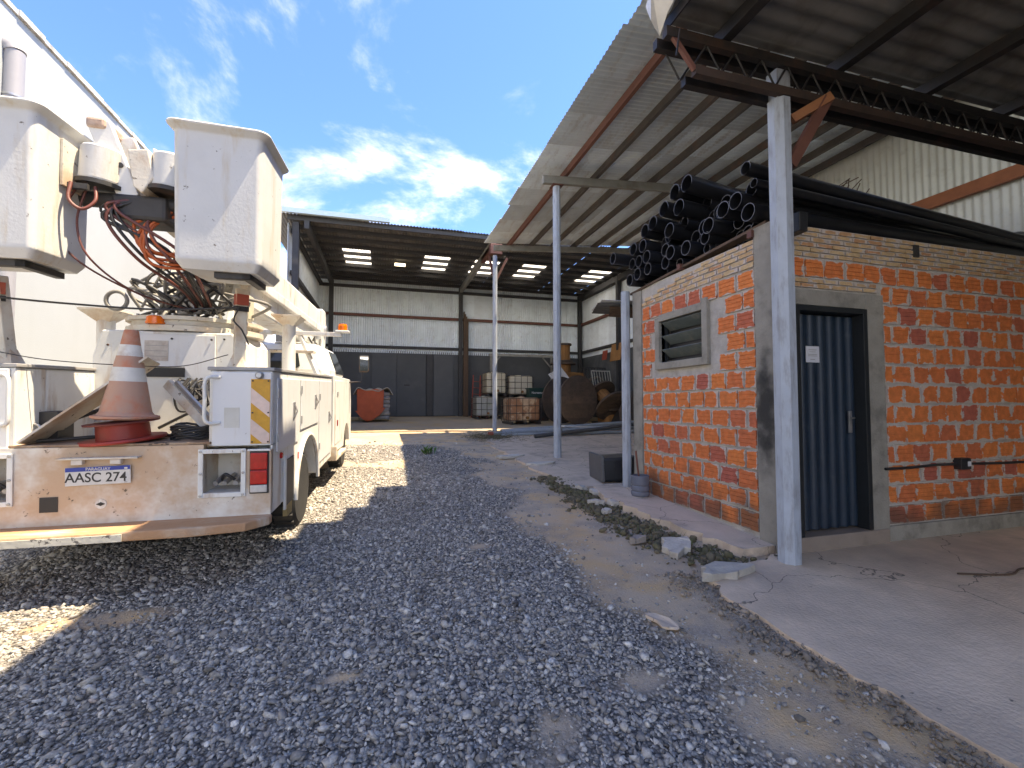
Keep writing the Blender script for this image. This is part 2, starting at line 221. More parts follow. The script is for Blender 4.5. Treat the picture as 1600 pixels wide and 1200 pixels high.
# ---------------------------------------------------------------- mesh helpers
class MB:
    def __init__(s): s.v = []; s.f = []; s.sm = []
    def add(s, vs, fs, smooth=False):
        o = len(s.v); s.v += [tuple(map(float, p)) for p in vs]; s.f += [tuple(i+o for i in q) for q in fs]; s.sm += [smooth]*len(fs); return s
    def box(s, x0, x1, y0, y1, z0, z1):
        return s.add([(x0, y0, z0), (x1, y0, z0), (x1, y1, z0), (x0, y1, z0), (x0, y0, z1), (x1, y0, z1), (x1, y1, z1), (x0, y1, z1)],
                     [(0, 3, 2, 1), (4, 5, 6, 7), (0, 1, 5, 4), (1, 2, 6, 5), (2, 3, 7, 6), (3, 0, 4, 7)])
    def obox(s, c, size, eul=(0, 0, 0)):
        m = Euler(eul).to_matrix(); c = Vector(c); a, b, d = [k/2 for k in size]
        vs = [c + m @ Vector(p) for p in ((-a, -b, -d), (a, -b, -d), (a, b, -d), (-a, b, -d), (-a, -b, d), (a, -b, d), (a, b, d), (-a, b, d))]
        return s.add(vs, [(0, 3, 2, 1), (4, 5, 6, 7), (0, 1, 5, 4), (1, 2, 6, 5), (2, 3, 7, 6), (3, 0, 4, 7)])
    def bar(s, p0, p1, w, h, up=(0, 0, 1)):
        p0, p1 = Vector(p0), Vector(p1); d = (p1-p0).normalized(); r = d.cross(Vector(up))
        if r.length < 1e-4: r = d.cross(Vector((0, 1, 0)))
        r.normalize(); u = r.cross(d); r *= w/2; u *= h/2
        vs = [p0-r-u, p0+r-u, p0+r+u, p0-r+u, p1-r-u, p1+r-u, p1+r+u, p1-r+u]
        return s.add(vs, [(0, 1, 2, 3), (7, 6, 5, 4), (0, 4, 5, 1), (1, 5, 6, 2), (2, 6, 7, 3), (3, 7, 4, 0)])
    def tube(s, path, r, n=10, cap=True, closed=False):
        P = [Vector(p) for p in path]; k = len(P); rad = r if isinstance(r, (list, tuple)) else [r]*k
        rings = []; ref = None
        for i in range(k):
            a = P[(i-1) % k] if (closed or i) else P[0]; b = P[(i+1) % k] if (closed or i < k-1) else P[-1]
            d = (b-a).normalized() if (b-a).length > 1e-9 else Vector((0, 0, 1))
            if ref is None: ref = d.orthogonal().normalized()
            ref = (ref - d*ref.dot(d)); ref = ref.normalized() if ref.length > 1e-6 else d.orthogonal().normalized()
            w = d.cross(ref)
            rings.append([P[i] + (ref*math.cos(2*math.pi*j/n) + w*math.sin(2*math.pi*j/n))*rad[i] for j in range(n)])
        vs = [p for q in rings for p in q]; fs = []
        for i in range(k if closed else k-1):
            for j in range(n): fs.append((i*n+j, i*n+(j+1) % n, ((i+1) % k)*n+(j+1) % n, ((i+1) % k)*n+j))
        s.add(vs, fs, True)
        if cap and not closed:
            s.add(rings[0], [tuple(range(n))[::-1]]); s.add(rings[-1], [tuple(range(n))])
        return s
    def lathe(s, prof, n=24, M=None, smooth=True):
        M = M or Matrix(); k = len(prof); vs = []
        for r, z in prof:
            for j in range(n): vs.append(M @ Vector((r*math.cos(2*math.pi*j/n), r*math.sin(2*math.pi*j/n), z)))
        for i in range(k-1):
            q = vs[i*n:(i+2)*n]
            s.add(q, [(j, (j+1) % n, n+(j+1) % n, n+j) for j in range(n)], smooth)
        if prof[0][0] > 1e-6: s.add(vs[:n], [tuple(range(n))[::-1]])
        if prof[-1][0] > 1e-6: s.add(vs[-n:], [tuple(range(n))])
        return s
    def prism(s, poly, axis, a, b, M=None):
        n = len(poly)
        def pt(p, t): q = {'x': (t, p[0], p[1]), 'y': (p[0], t, p[1]), 'z': (p[0], p[1], t)}[axis]; return (M @ Vector(q)) if M else q
        vs = [pt(p, a) for p in poly] + [pt(p, b) for p in poly]
        return s.add(vs, [tuple(range(n)), tuple(range(2*n-1, n-1, -1))] + [(i, (i+1) % n, n+(i+1) % n, n+i) for i in range(n)])
    def mesh(s, name):
        me = bpy.data.meshes.new(name); me.from_pydata(s.v, [], s.f)
        me.polygons.foreach_set('use_smooth', s.sm)
        b = bmesh.new(); b.from_mesh(me); bmesh.ops.recalc_face_normals(b, faces=b.faces); b.to_mesh(me); b.free(); return me
    def build(s, name, m, parent=None, bev=0):
        o = bpy.data.objects.new(name, s.mesh(name)); col.objects.link(o); o.data.materials.append(m)
        if parent is not None: attach(o, parent)
        if bev:
            md = o.modifiers.new('bevel', 'BEVEL'); md.width = bev; md.segments = 2; md.limit_method = 'ANGLE'; md.angle_limit = R(50); md.harden_normals = False
        return o
OFF = {}
def attach(o, parent):
    o.parent = parent
    if parent.name in OFF: o.location = Vector(o.location) + OFF[parent.name]
def tag(o, label=None, cat=None, group=None, kind=None):
    for k, v in (('label', label), ('category', cat), ('group', group), ('kind', kind)):
        if v: o[k] = v
    return o
def thing(name, label, cat, loc=(0, 0, 0), group=None, rot=None, local=False):
    o = bpy.data.objects.new(name, None); col.objects.link(o); o.location = loc; o.empty_display_size = .2
    if rot: o.rotation_euler = rot
    if not local: OFF[o.name] = -Vector(loc)
    return tag(o, label, cat, group)
def struct(name, mb, m, **k): return tag(mb.build(name, m, **k), kind='structure')
def inst(name, me, parent, loc, rot=(0, 0, 0), scale=(1, 1, 1)):
    o = bpy.data.objects.new(name, me); col.objects.link(o); o.location = loc; o.rotation_euler = rot; o.scale = scale
    if parent is not None: attach(o, parent)
    return o
def withmat(me, m): me.materials.append(m); return me
def wave_sheet(w, l, pitch, amp, thick=.0, sag=0, nl=2):
    """corrugated sheet: wave across x (0..w), running along y (0..l), z up"""
    n = max(4, int(w/pitch*6)); vs = []; fs = []
    for j in range(nl):
        for i in range(n+1):
            x = w*i/n; vs.append((x, l*j/(nl-1), amp*math.sin(2*math.pi*x/pitch)))
    for j in range(nl-1):
        for i in range(n): a = j*(n+1)+i; fs.append((a, a+1, a+n+2, a+n+1))
    me = bpy.data.meshes.new('sheet'); me.from_pydata(vs, [], fs); me.polygons.foreach_set('use_smooth', [True]*len(fs)); return me
def gz(y): return .04*(min(max(y, -8), 22) - 3)
def text(s, size, name, m, parent, loc, rot=(math.pi/2, 0, 0), align='CENTER', ext=.0008, sx=1):
    c = bpy.data.curves.new('t', 'FONT'); c.body = s; c.size = size; c.align_x = align; c.extrude = ext; c.offset = size*.012
    o = bpy.data.objects.new('t', c); col.objects.link(o); bpy.context.view_layer.update()
    me = bpy.data.meshes.new_from_object(o.evaluated_get(bpy.context.evaluated_depsgraph_get())); bpy.data.objects.remove(o); me.materials.clear(); me.materials.append(m)
    return inst(name, me, parent, loc, rot, (sx, 1, 1))
def bez(pts, n=8):
    """smooth path through points (Catmull-Rom)"""
    P = [Vector(p) for p in pts]; P = [2*P[0]-P[1]] + P + [2*P[-1]-P[-2]]; out = []
    for i in range(1, len(P)-2):
        for k in range(n):
            t = k/n; a, b, c, d = P[i-1:i+3]
            out.append(.5*((2*b) + (c-a)*t + (2*a-5*b+4*c-d)*t*t + (3*b-a-3*c+d)*t**3))
    out.append(P[-2]); return out
exec_parts = []

# ================================================================ GROUND
def vnoise(x, y, s, seed=0):
    x = np.asarray(x)*s + 71.3*seed; y = np.asarray(y)*s + 13.7*seed
    xi = np.floor(x).astype(int); yi = np.floor(y).astype(int); fx = x-xi; fy = y-yi
    def h(a, b):
        n = (a*374761393 + b*668265263 + seed*1442695041) & 0x7fffffff; n = ((n ^ (n >> 13))*1274126177) & 0x7fffffff; return ((n ^ (n >> 16)) & 0xffff)/65535.
    fx = fx*fx*(3-2*fx); fy = fy*fy*(3-2*fy)
    return (h(xi, yi)*(1-fx)+h(xi+1, yi)*fx)*(1-fy) + (h(xi, yi+1)*(1-fx)+h(xi+1, yi+1)*fx)*fy
def fbm(x, y, s, seed=0, o=4): return sum(vnoise(x, y, s*2**k, seed+k)*.5**k for k in range(o))/sum(.5**k for k in range(o))
def sstep(a, b, x): t = np.clip((x-a)/(b-a), 0, 1); return t*t*(3-2*t)
GY = [-9, 1.3, 2.5, 3.4, 4.2, 6.0, 8.8, 10.6, 11.3, 11.9, 12.3]; GX = [2.3, 2.15, 1.75, 1.5, 1.45, 1.7, 1.95, 1.9, 1.5, .75, -3]
def gravel_mask(x, y):
    xr = np.interp(y, GY, GX) + (fbm(x, y, 1.3, 3)-.5)*1.1
    m = 1 - sstep(-.45, .30, x-xr)
    m = np.where(y > 11, np.maximum(m*(1-sstep(11.6, 12.5, y+(fbm(x, y, 1.5, 5)-.5)*1.5)), 0), m)
    pat = fbm(x, y, .9, 11)                       # thin spots where the earth shows
    m = m*(1 - .85*sstep(.63, .72, pat))
    for px, py, rx, ry in ((.62, 1.62, .20, .26), (.78, 1.98, .13, .13), (.50, 1.30, .18, .2), (-.6, 1.9, .10, .08), (-.2, 2.6, .12, .07), (.9, 4.3, .15, .1), (1.75, 1.75, .25, .34), (1.35, 2.15, .18, .12), (-1.75, 3.6, .45, .14), (1.62, 4.7, .2, .2)):
        m = m*(1 - .95*np.exp(-(((x-px)/rx)**2+((y-py)/ry)**2)*(.6+.9*fbm(x, y, 4, 21))))
    return np.clip(m, 0, 1)
def ground_z(x, y):
    return .04*(np.clip(y, -8, 22)-3) + (fbm(x, y, .8, 31)-.5)*.03*sstep(4.6, 2.6, np.abs(x)*(np.abs(y-5) < 8)+9*(np.abs(y-5) >= 8))
xs = np.concatenate([np.linspace(-300, -6, 9)[:-1], np.arange(-6, 5, .09), np.linspace(5, 300, 9)])
ys = np.concatenate([np.linspace(-300, -1, 9)[:-1], np.arange(-1, 15, .09), np.linspace(15, 300, 9)])
XX, YY = np.meshgrid(xs, ys); ZZ = ground_z(XX, YY)
V = np.stack([XX.ravel(), YY.ravel(), ZZ.ravel()], 1); nx, ny = len(xs), len(ys)
ii, jj = np.meshgrid(np.arange(nx-1), np.arange(ny-1)); a = (jj*nx+ii).ravel()
me = bpy.data.meshes.new('ground'); me.from_pydata(V.tolist(), [], np.stack([a, a+1, a+nx+1, a+nx], 1).tolist())
at = me.attributes.new('gravel', 'FLOAT', 'POINT'); at.data.foreach_set('value', gravel_mask(XX, YY).ravel().astype(np.float32))
me.polygons.foreach_set('use_smooth', [True]*len(me.polygons))
gm = bpy.data.materials.new('yard_ground'); gm.use_nodes = True; t = gm.node_tree; N = t.nodes; Lk = t.links.new; b = N['Principled BSDF']; b.inputs['Roughness'].default_value = .95
ga = N.new('ShaderNodeAttribute'); ga.attribute_name = 'gravel'; ge = N.new('ShaderNodeNewGeometry')
def nz(sc, det=6, ro=.6):
    n = N.new('ShaderNodeTexNoise'); n.inputs['Scale'].default_value = sc; n.inputs['Detail'].default_value = det; n.inputs['Roughness'].default_value = ro; Lk(ge.outputs['Position'], n.inputs['Vector']); return n.outputs[0]
def ramp(src, *st):
    r = N.new('ShaderNodeValToRGB'); Lk(src, r.inputs[0]); e = r.color_ramp.elements; e[0].position, e[0].color = st[0][0], (*st[0][1], 1); e[1].position, e[1].color = st[-1][0], (*st[-1][1], 1)
    for p, c in st[1:-1]: x = e.new(p); x.color = (*c, 1)
    return r.outputs[0]
def mixc(f, a, c):
    x = N.new('ShaderNodeMix'); x.data_type = 'RGBA'; Lk(f, x.inputs[0]); Lk(a, x.inputs[6]); Lk(c, x.inputs[7]); return x.outputs[2]
earth = ramp(nz(.9, 8), (.3, (.45, .335, .225)), (.48, (.56, .425, .295)), (.58, (.62, .41, .22)), (.75, (.52, .40, .29)))
fines = ramp(nz(55, 4, .8), (.35, (.10, .095, .09)), (.5, (.26, .24, .22)), (.7, (.46, .43, .40)))
sparse = N.new('ShaderNodeMapRange'); Lk(nz(2.3, 7), sparse.inputs[0]); sparse.inputs[1].default_value = .46; sparse.inputs[2].default_value = .68; sparse.inputs[4].default_value = .7
base = mixc(sparse.outputs[0], earth, fines)
vo = N.new('ShaderNodeTexVoronoi'); vo.inputs['Scale'].default_value = 52; Lk(ge.outputs['Position'], vo.inputs['Vector'])
sx = N.new('ShaderNodeSeparateXYZ'); Lk(vo.outputs['Color'], sx.inputs[0])
stone = ramp(sx.outputs[0], (0, (.11, .098, .085)), (.5, (.31, .282, .25)), (.85, (.50, .46, .41)), (1, (.58, .51, .43)))
gap = N.new('ShaderNodeMapRange'); Lk(vo.outputs['Distance'], gap.inputs[0]); gap.inputs[1].default_value = .25; gap.inputs[2].default_value = .75; gap.inputs[3].default_value = 1; gap.inputs[4].default_value = .25
st2 = N.new('ShaderNodeVectorMath'); st2.operation = 'SCALE'; Lk(stone, st2.inputs[0]); Lk(gap.outputs[0], st2.inputs['Scale'])
gf = N.new('ShaderNodeMapRange'); Lk(ga.outputs['Fac'], gf.inputs[0]); gf.inputs[1].default_value = .25; gf.inputs[2].default_value = .7
Lk(mixc(gf.outputs[0], base, st2.outputs[0]), b.inputs['Base Color'])
bp = N.new('ShaderNodeBump'); bp.inputs['Strength'].default_value = .7; bp.inputs['Distance'].default_value = .02
mb_ = N.new('ShaderNodeMath'); mb_.operation = 'MULTIPLY_ADD'; Lk(gf.outputs[0], mb_.inputs[0]); inv = N.new('ShaderNodeMath'); inv.operation = 'SUBTRACT'; inv.inputs[0].default_value = 1; Lk(vo.outputs['Distance'], inv.inputs[1]); Lk(inv.outputs[0], mb_.inputs[1]); Lk(nz(60, 4, .7), mb_.inputs[2])
Lk(mb_.outputs[0], bp.inputs['Height']); Lk(bp.outputs[0], b.inputs['Normal'])
ground = bpy.data.objects.new('ground', me); col.objects.link(ground); me.materials.append(gm); tag(ground, kind='structure')

# crushed stone: every stone its own little polyhedron, one object because nobody could count it
def stones(name, x, y, size, tone, flat=(.28, .65), zoff=.12):
    n = len(x); ph = (1+5**.5)/2
    ico = np.array([(-1, ph, 0), (1, ph, 0), (-1, -ph, 0), (1, -ph, 0), (0, -1, ph), (0, 1, ph), (0, -1, -ph), (0, 1, -ph), (ph, 0, -1), (ph, 0, 1), (-ph, 0, -1), (-ph, 0, 1)])/1.9
    fc = np.array([(0, 11, 5), (0, 5, 1), (0, 1, 7), (0, 7, 10), (0, 10, 11), (1, 5, 9), (5, 11, 4), (11, 10, 2), (10, 7, 6), (7, 1, 8), (3, 9, 4), (3, 4, 2), (3, 2, 6), (3, 6, 8), (3, 8, 9), (4, 9, 5), (2, 4, 11), (6, 2, 10), (8, 6, 7), (9, 8, 1)])
    P = ico[None]*(1+rng.uniform(-.42, .42, (n, 12, 1)))
    P = P*np.stack([rng.uniform(.8, 1.35, n), rng.uniform(.6, 1., n), rng.uniform(*flat, n)], 1)[:, None]
    e = rng.normal(0, .45, (n, 2)); za = rng.uniform(0, 6.283, n)
    def rot(P, ang, i, j):
        c, s = np.cos(ang)[:, None], np.sin(ang)[:, None]; a, b = P[..., i].copy(), P[..., j].copy(); P[..., i] = a*c-b*s; P[..., j] = a*s+b*c
    rot(P, e[:, 0], 1, 2); rot(P, e[:, 1], 0, 2); rot(P, za, 0, 1)
    P = P*(size/2)[:, None, None]; P += np.stack([x, y, ground_z(x, y)+size*zoff], 1)[:, None]
    F = (fc[None]+12*np.arange(n)[:, None, None]).reshape(-1, 3)
    me = bpy.data.meshes.new(name); me.vertices.add(n*12); me.vertices.foreach_set('co', P.astype(np.float32).ravel())
    me.loops.add(len(F)*3); me.loops.foreach_set('vertex_index', F.astype(np.int32).ravel())
    me.polygons.add(len(F)); me.polygons.foreach_set('loop_start', np.arange(0, len(F)*3, 3, dtype=np.int32))
    at = me.attributes.new('tone', 'FLOAT', 'POINT'); at.data.foreach_set('value', np.repeat(tone, 12).astype(np.float32)); me.update(); me.validate()
    return me
def scatter(x0, x1, y0, y1, dens):
    n = int((x1-x0)*(y1-y0)*dens); x = rng.uniform(x0, x1, n); y = rng.uniform(y0, y1, n)
    k = rng.random(n) < gravel_mask(x, y)**1.3+.035*(x < 2.5); return x[k], y[k]
pts = [scatter(-3.6, 2.6, 1.0, 2.4, 3600), scatter(-3.6, 2.6, 2.4, 3.6, 3000), scatter(-3.6, 2.7, 3.6, 5.2, 2100), scatter(-1.2, 2.8, 5.2, 8, 1400), scatter(-1.0, 2.8, 8, 12.6, 650), scatter(-3.4, -1.0, 5.2, 7, 300)]
gx_ = np.concatenate([p[0] for p in pts]); gy_ = np.concatenate([p[1] for p in pts])
sz_ = np.interp(gy_, [2, 5, 12], [1, 1.15, 1.5])*np.clip(rng.lognormal(math.log(.0178), .46, len(gx_)), .007, .065)
me = stones('gravel', gx_, gy_, sz_, np.clip(rng.normal(.45, .19, len(gx_)), 0, 1))
sm = bpy.data.materials.new('crushed_basalt'); sm.use_nodes = True; t = sm.node_tree; N = t.nodes; Lk = t.links.new; b = N['Principled BSDF']; b.inputs['Roughness'].default_value = .8
aa = N.new('ShaderNodeAttribute'); aa.attribute_name = 'tone'; ge = N.new('ShaderNodeNewGeometry')
c0 = ramp(aa.outputs['Fac'], (0, (.10, .088, .077)), (.35, (.28, .253, .222)), (.7, (.49, .45, .395)), (.93, (.67, .62, .55)), (1, (.60, .45, .34)))
nn = nz(90, 4); mr = N.new('ShaderNodeMapRange'); Lk(nn, mr.inputs[0]); mr.inputs[1].default_value = .3; mr.inputs[2].default_value = .7; mr.inputs[3].default_value = .72; mr.inputs[4].default_value = 1.25
s_ = N.new('ShaderNodeVectorMath'); s_.operation = 'SCALE'; Lk(c0, s_.inputs[0]); Lk(mr.outputs[0], s_.inputs['Scale']); Lk(s_.outputs[0], b.inputs['Base Color'])
me.materials.append(sm); gravel = bpy.data.objects.new('gravel', me); col.objects.link(gravel)
tag(gravel, 'loose blue grey crushed stone spread over the yard', 'gravel', kind='stuff')

def slab(name, poly, top, thick, m, parent=None):
    mb = MB(); n = len(poly); vs = [(x, y, gz(y)+top) for x, y in poly] + [(x, y, gz(y)+top-thick) for x, y in poly]
    mb.add(vs, [tuple(range(n)), tuple(range(2*n-1, n-1, -1))] + [(i, (i+1) % n, n+(i+1) % n, n+i) for i in range(n)])
    return mb.build(name, m, parent)
def ragged(p, q, n, amp, seed):
    r = random.Random(seed); return [(p[0]+(q[0]-p[0])*k/n + r.uniform(-amp, amp), p[1]+(q[1]-p[1])*k/n + r.uniform(-amp, amp)*.5) for k in range(1, n)]
front_slab = slab('pavement', [(2.62, -6), *ragged((2.6, -6), (2.5, 1.0), 12, .05, 1), (2.5, 1.0), *ragged((2.5, 1.0), (2.42, 2.75), 22, .035, 2), (2.42, 2.75), *ragged((2.42, 2.75), (2.62, 3.2), 6, .05, 3), (2.75, 3.24), *ragged((2.75, 3.24), (3.4, 3.3), 6, .03, 4), (3.45, 3.38), (12, 3.38), (12, -6)], .030, .12, slabm); tag(front_slab, kind='structure')
apron = slab('apron', [(3.18, 3.42), *ragged((3.15, 3.45), (3.0, 4.2), 9, .06, 5), (3.02, 4.2), *ragged((3.02, 4.2), (2.86, 5.5), 14, .07, 6), (2.86, 5.5), (3.0, 6.1), (3.62, 6.2), (3.62, 3.42)], .085, .14, apronm); tag(apron, kind='structure')
yard_floor = slab('concrete_floor', [(2.75, 6.3), *ragged((2.75, 6.3), (2.65, 10.2), 20, .09, 8), (2.6, 10.2), *ragged((2.6, 10.2), (3.0, 14.2), 14, .1, 9), (3.0, 14.2), (12, 14.2), (12, 6.3)], .03, .1, apronm); tag(yard_floor, kind='structure')
hfloor = slab('warehouse_floor', [(-3, 15.2), *ragged((-3, 15.2), (3.0, 14.6), 20, .12, 10), (3, 14.204), (12, 14.204), (12, 22), (-3, 22)], .034, .1, floorm); tag(hfloor, kind='structure')

# mossy broken strip between gravel and apron: crumbs too small to count
n = 2600; ty = rng.uniform(3.3, 7.2, n); cxm = np.interp(ty, [3.3, 4.2, 5.4, 6.2, 7.2], [2.95, 2.72, 2.62, 2.72, 2.7]); tx = cxm + rng.normal(0, .14, n)*np.interp(ty, [3.3, 5, 7.2], [1.25, 1, .8])
ssz = np.clip(rng.lognormal(math.log(.032), .5, n), .012, .11)
me = stones('rubble', tx, ty, ssz, rng.random(n), (.4, .9), .2); me.materials.append(mossm); rub = bpy.data.objects.new('rubble', me); col.objects.link(rub); tag(rub, 'dark mossy crumbled rubble strip beside the concrete apron', 'rubble', kind='stuff')
n = 2600; ty = rng.uniform(-.2, 3.3, n); tx = 2.38+rng.normal(0, .10, n)+.04*np.sin(ty*5); ssz = np.clip(rng.lognormal(math.log(.013), .55, n), .005, .06)
me = stones('rubble', tx, ty, ssz, rng.random(n), (.4, .9), .2); me.materials.append(mat('earth_crumb', (.33, .265, .205), .95, .3, 9, .4, 50, dirt=(.16, .13, .10), damt=.5, dscale=5)); rub2 = bpy.data.objects.new('rubble', me); col.objects.link(rub2); rub2.location.z = .008; tag(rub2, 'brown earth crumbs along the broken pavement edge', 'rubble', kind='stuff')
gb = MB()
for k in range(420):
    y_ = random.uniform(3.35, 7.0); x_ = float(np.interp(y_, [3.3, 4.2, 5.4, 6.2, 7.2], [3.0, 2.75, 2.66, 2.75, 2.7]))+random.gauss(0, .12); a_ = random.uniform(0, 6.28); l_ = random.uniform(.02, .07); h_ = random.uniform(.015, .07); b0 = Vector((x_, y_, gz(y_)+.01)); tp = b0+Vector((l_*math.cos(a_), l_*math.sin(a_), h_)); sd_ = Vector((-math.sin(a_), math.cos(a_), 0))*.004
    gb.add([b0-sd_, b0+sd_, tp], [(0, 1, 2)])
tag(gb.build('grass', mat('dull_grass', (.16, .17, .06), .8, .3, 9, .05)), 'short dull grass blades growing in the mossy rubble strip', 'grass', kind='stuff')
def chunk(label, x, y, w, l, h, rz, seed, tilt=(0, 0), m=chunkm, group=None):
    r = random.Random(seed); k = 12+seed % 4; pts = []
    for i in range(k):
        a = 2*math.pi*i/k + r.uniform(-.16, .16); q = r.uniform(.66, 1.14); pts.append((w/2*q*math.cos(a), l/2*q*math.sin(a)))
    mb = MB(); mb.prism(pts, 'z', 0, h); mb.v = [(a+r.uniform(-.008, .008), b+r.uniform(-.008, .008), c+(r.uniform(-.012, .012) if c > 0 else 0)) for a, b, c in mb.v]
    o = mb.build('concrete_chunk', m, bev=.006); o.location = (x, y, gz(y)+.012); o.rotation_euler = (tilt[0], tilt[1], rz)
    return tag(o, label, 'rubble', group or 'broken concrete pieces beside the shed')
chunk('largest pale broken concrete slab piece lying by mossy strip near shed corner', 2.68, 3.72, .40, .30, .075, .5, 1, (.1, -.12))
chunk('brown rounded stone left of the largest concrete piece', 2.45, 4.0, .20, .11, .06, .2, 2, m=mat('brown_stone', (.25, .21, .18), .9, .2, 6, .4, 40))
chunk('white flat crumbling concrete patch at the pavement corner', 2.72, 3.12, .55, .26, .075, .1, 3, (0, .03))
chunk('thin pale slab piece in front of the black plastic crate', 3.02, 5.95, .42, .34, .05, .3, 4, (.05, .06))
chunk('upturned slab piece leaning beside the black crate', 2.86, 6.25, .30, .2, .05, 1.1, 5, (.15, .1))
chunk('small grey slab fragment nearest the plastic bottle', 2.92, 5.32, .26, .2, .06, .6, 6, (.1, .05))
chunk('small grey slab fragment left of the one nearest the bottle', 2.68, 5.38, .26, .15, .06, .1, 7, (.02, .1))
chunk('small fragment of grey concrete on mossy rubble strip', 2.62, 5.0, .16, .13, .05, .9, 8)
chunk('long thin broken edge piece beside the middle grey post', 2.95, 8.3, .75, .28, .045, .2, 9)
chunk('flat broken concrete piece far along the yard floor edge', 2.6, 9.3, .8, .4, .045, .6, 10)
chunk('small pale chip by the pavement edge in the foreground gravel', 1.78, 2.62, .13, .30, .012, .2, 11, m=apronm)

# ================================================================ WHITE NEIGHBOUR WALL (left)
w = thing('white_building', 'tall plain white rendered building wall behind the bucket truck', 'building', (-5.2, 6, 0))
MB().box(-9, -5.0, -6, 23, -.6, 6.85).build('wall', whitewall, w)
cp = MB()
for k in range(59):
    y0 = -6+k*.49; cp.box(-5.35, -4.965+random.uniform(-.012, .012), y0, y0+.486, 6.853, 6.93+random.uniform(-.012, .012))
cp.build('coping', coping, w)
dp = MB().tube([(-4.93, 7.62, 6.25), (-4.93, 7.62, 2.0)], .105, 20); dp.build('drain_pipe', pipegrey, w)
MB().tube([(-5.02, 7.62, 6.33), (-4.95, 7.62, 6.30), (-4.93, 7.62, 6.24)], .118, 20).build('pipe_elbow', pipegrey, w)
for z in (5.6, 3.9): MB().lathe([(.108, 0), (.113, 0), (.113, .03), (.108, .03)], 20, Matrix.Translation((-4.93, 7.62, z))).build('pipe_collar', chrome, w)

# ================================================================ WAREHOUSE at the back
hg = thing('warehouse', 'open fronted warehouse with corrugated walls and dark slate lower wall', 'building', (3.5, 21.5, .74))
BY = 21.5; X0, X1 = -2.85, 9.9
ws = withmat(wave_sheet(1.06, 3.38, .1, .022), sheetwall)
lower = MB().box(X0, X1+.1, BY, BY+.2, .2, 3.82); lower.build('lower_wall', slate, hg)
k = 0; x = X0
while x < X1:
    inst('wall_sheet', ws, hg, (x, BY-.02+random.uniform(0, .008), 3.72), (math.pi/2, 0, 0)); x += 1.0
wsr = withmat(wave_sheet(1.06, 3.38, .1, .022), sheetwall)
for k in range(7): inst('wall_sheet', wsr, hg, (X1-.02, 21.45-k*1.0, 3.72), (math.pi/2, 0, -math.pi/2))
MB().box(X1, X1+.2, 14.0, BY, .2, 3.82).build('side_wall', mat('slate_side', (.09, .10, .11), .8, .15, 2, .1, 30, dirt=(.17, .175, .18), damt=.35, dscale=1.2), hg)
# left flank: sheets in a leaning frame with a band of daylight, as seen past the boom
for k in range(7): inst('wall_sheet', wsr, hg, (X0, 14.7+k*1.0, 3.5), (math.pi/2, 0, math.pi/2))
MB().box(X0-.25, X0-.05, 14.6, BY, .2, 3.6).build('side_wall', slate, hg)
for za, m_ in ((6.72, hangpurl), (5.42, rustpurl), (3.98, hangpurl)):
    MB().box(X0, X1, BY-.17, BY-.045, za-.06, za+.06).build('girt', m_, hg); MB().box(X1-.17, X1-.045, 14.3, BY-.2, za-.06, za+.06).build('girt', m_, hg); MB().box(X0+.045, X0+.17, 14.9, BY-.2, za-.06, za+.06).build('girt', hangpurl, hg)
for px, py in ((-2.3, BY-.3), (3.5, BY-.3), (9.7, BY-.3), (9.7, 17.2), (9.7, 14.5), (-2.62, 14.7)):
    MB().box(px-.09, px+.09, py-.09, py+.09, gz(py)+.036, 6.9).build('post', hangpurl, hg, .006)
# gate leaves in the lower wall
for xa, xb, n_ in ((-.55, .55, 1), (.56, 1.9, 1), (2.25, 3.2, 1)):
    gt = MB().box(xa, xb, BY-.06, BY-.002, .80, 3.72).build('gate_panel', slate, hg, .01)
MB().box(1.92, 2.22, BY-.12, BY-.004, .80, 3.68).build('gate_post', hangpurl, hg, .01)
MB().box(.9, 1.15, BY-.08, BY-.062, 2.2, 2.26).build('gate_latch', darkm, hg)
MB().box(-.6, 3.3, BY-.10, BY-.005, .77, .797).build('gate_rail', darkm, hg)
# roof: sheets run front to back, purlins across, skylights between
rs = withmat(wave_sheet(1.02, 7.25, .1, .016), sheetroof)
lights = {(-.15, .95), (2.95, 3.9), (5.35, 6.4), (7.85, 8.9)}
sk_x = (-1.55, 1.45, 3.45, 5.45, 8.45)
x = X0-.70; cols_ = []
while x < X1+.3: cols_.append(x); x += 1.0
for x in cols_:
    issky = any(abs(x-s) < .5 for s in sk_x)
    if not issky: inst('roof_sheet', rs, hg, (x, 14.45+random.uniform(-.06, .04), 7.08+random.uniform(-.012, .012)), (random.uniform(-.003, .003), 0, 0))
    else:
        ra = withmat(wave_sheet(1.02, 2.85, .1, .016), sheetroof); inst('roof_sheet', ra, hg, (x, 14.43, 7.08))
        rb = withmat(wave_sheet(1.02, 2.35, .1, .016), skyl); inst('skylight', rb, hg, (x, 17.2, 7.084))
        rc = withmat(wave_sheet(1.02, 2.2, .1, .016), sheetroof); inst('roof_sheet', rc, hg, (x, 19.5, 7.08))
for k in range(10): MB().box(X0, X1+.15, 14.55+k*.74, 14.55+k*.74+.06, 6.93, 7.055).build('purlin', hangpurl, hg)
for xb in (-2.3, 3.5, 9.7): MB().box(xb-.07, xb+.07, 14.5, BY-.2, 6.68, 6.925).build('rafter', beamgrey if xb == 3.5 else hangpurl, hg)
MB().bar((3.5, 14.45, 6.72), (3.5, 16.2, 6.72), .14, .2).build('rafter_end', rustpurl, hg)
MB().bar((3.5, 14.55, 5.7), (3.5, 15.25, 6.65), .06, .09).build('knee_brace', rustpurl, hg)
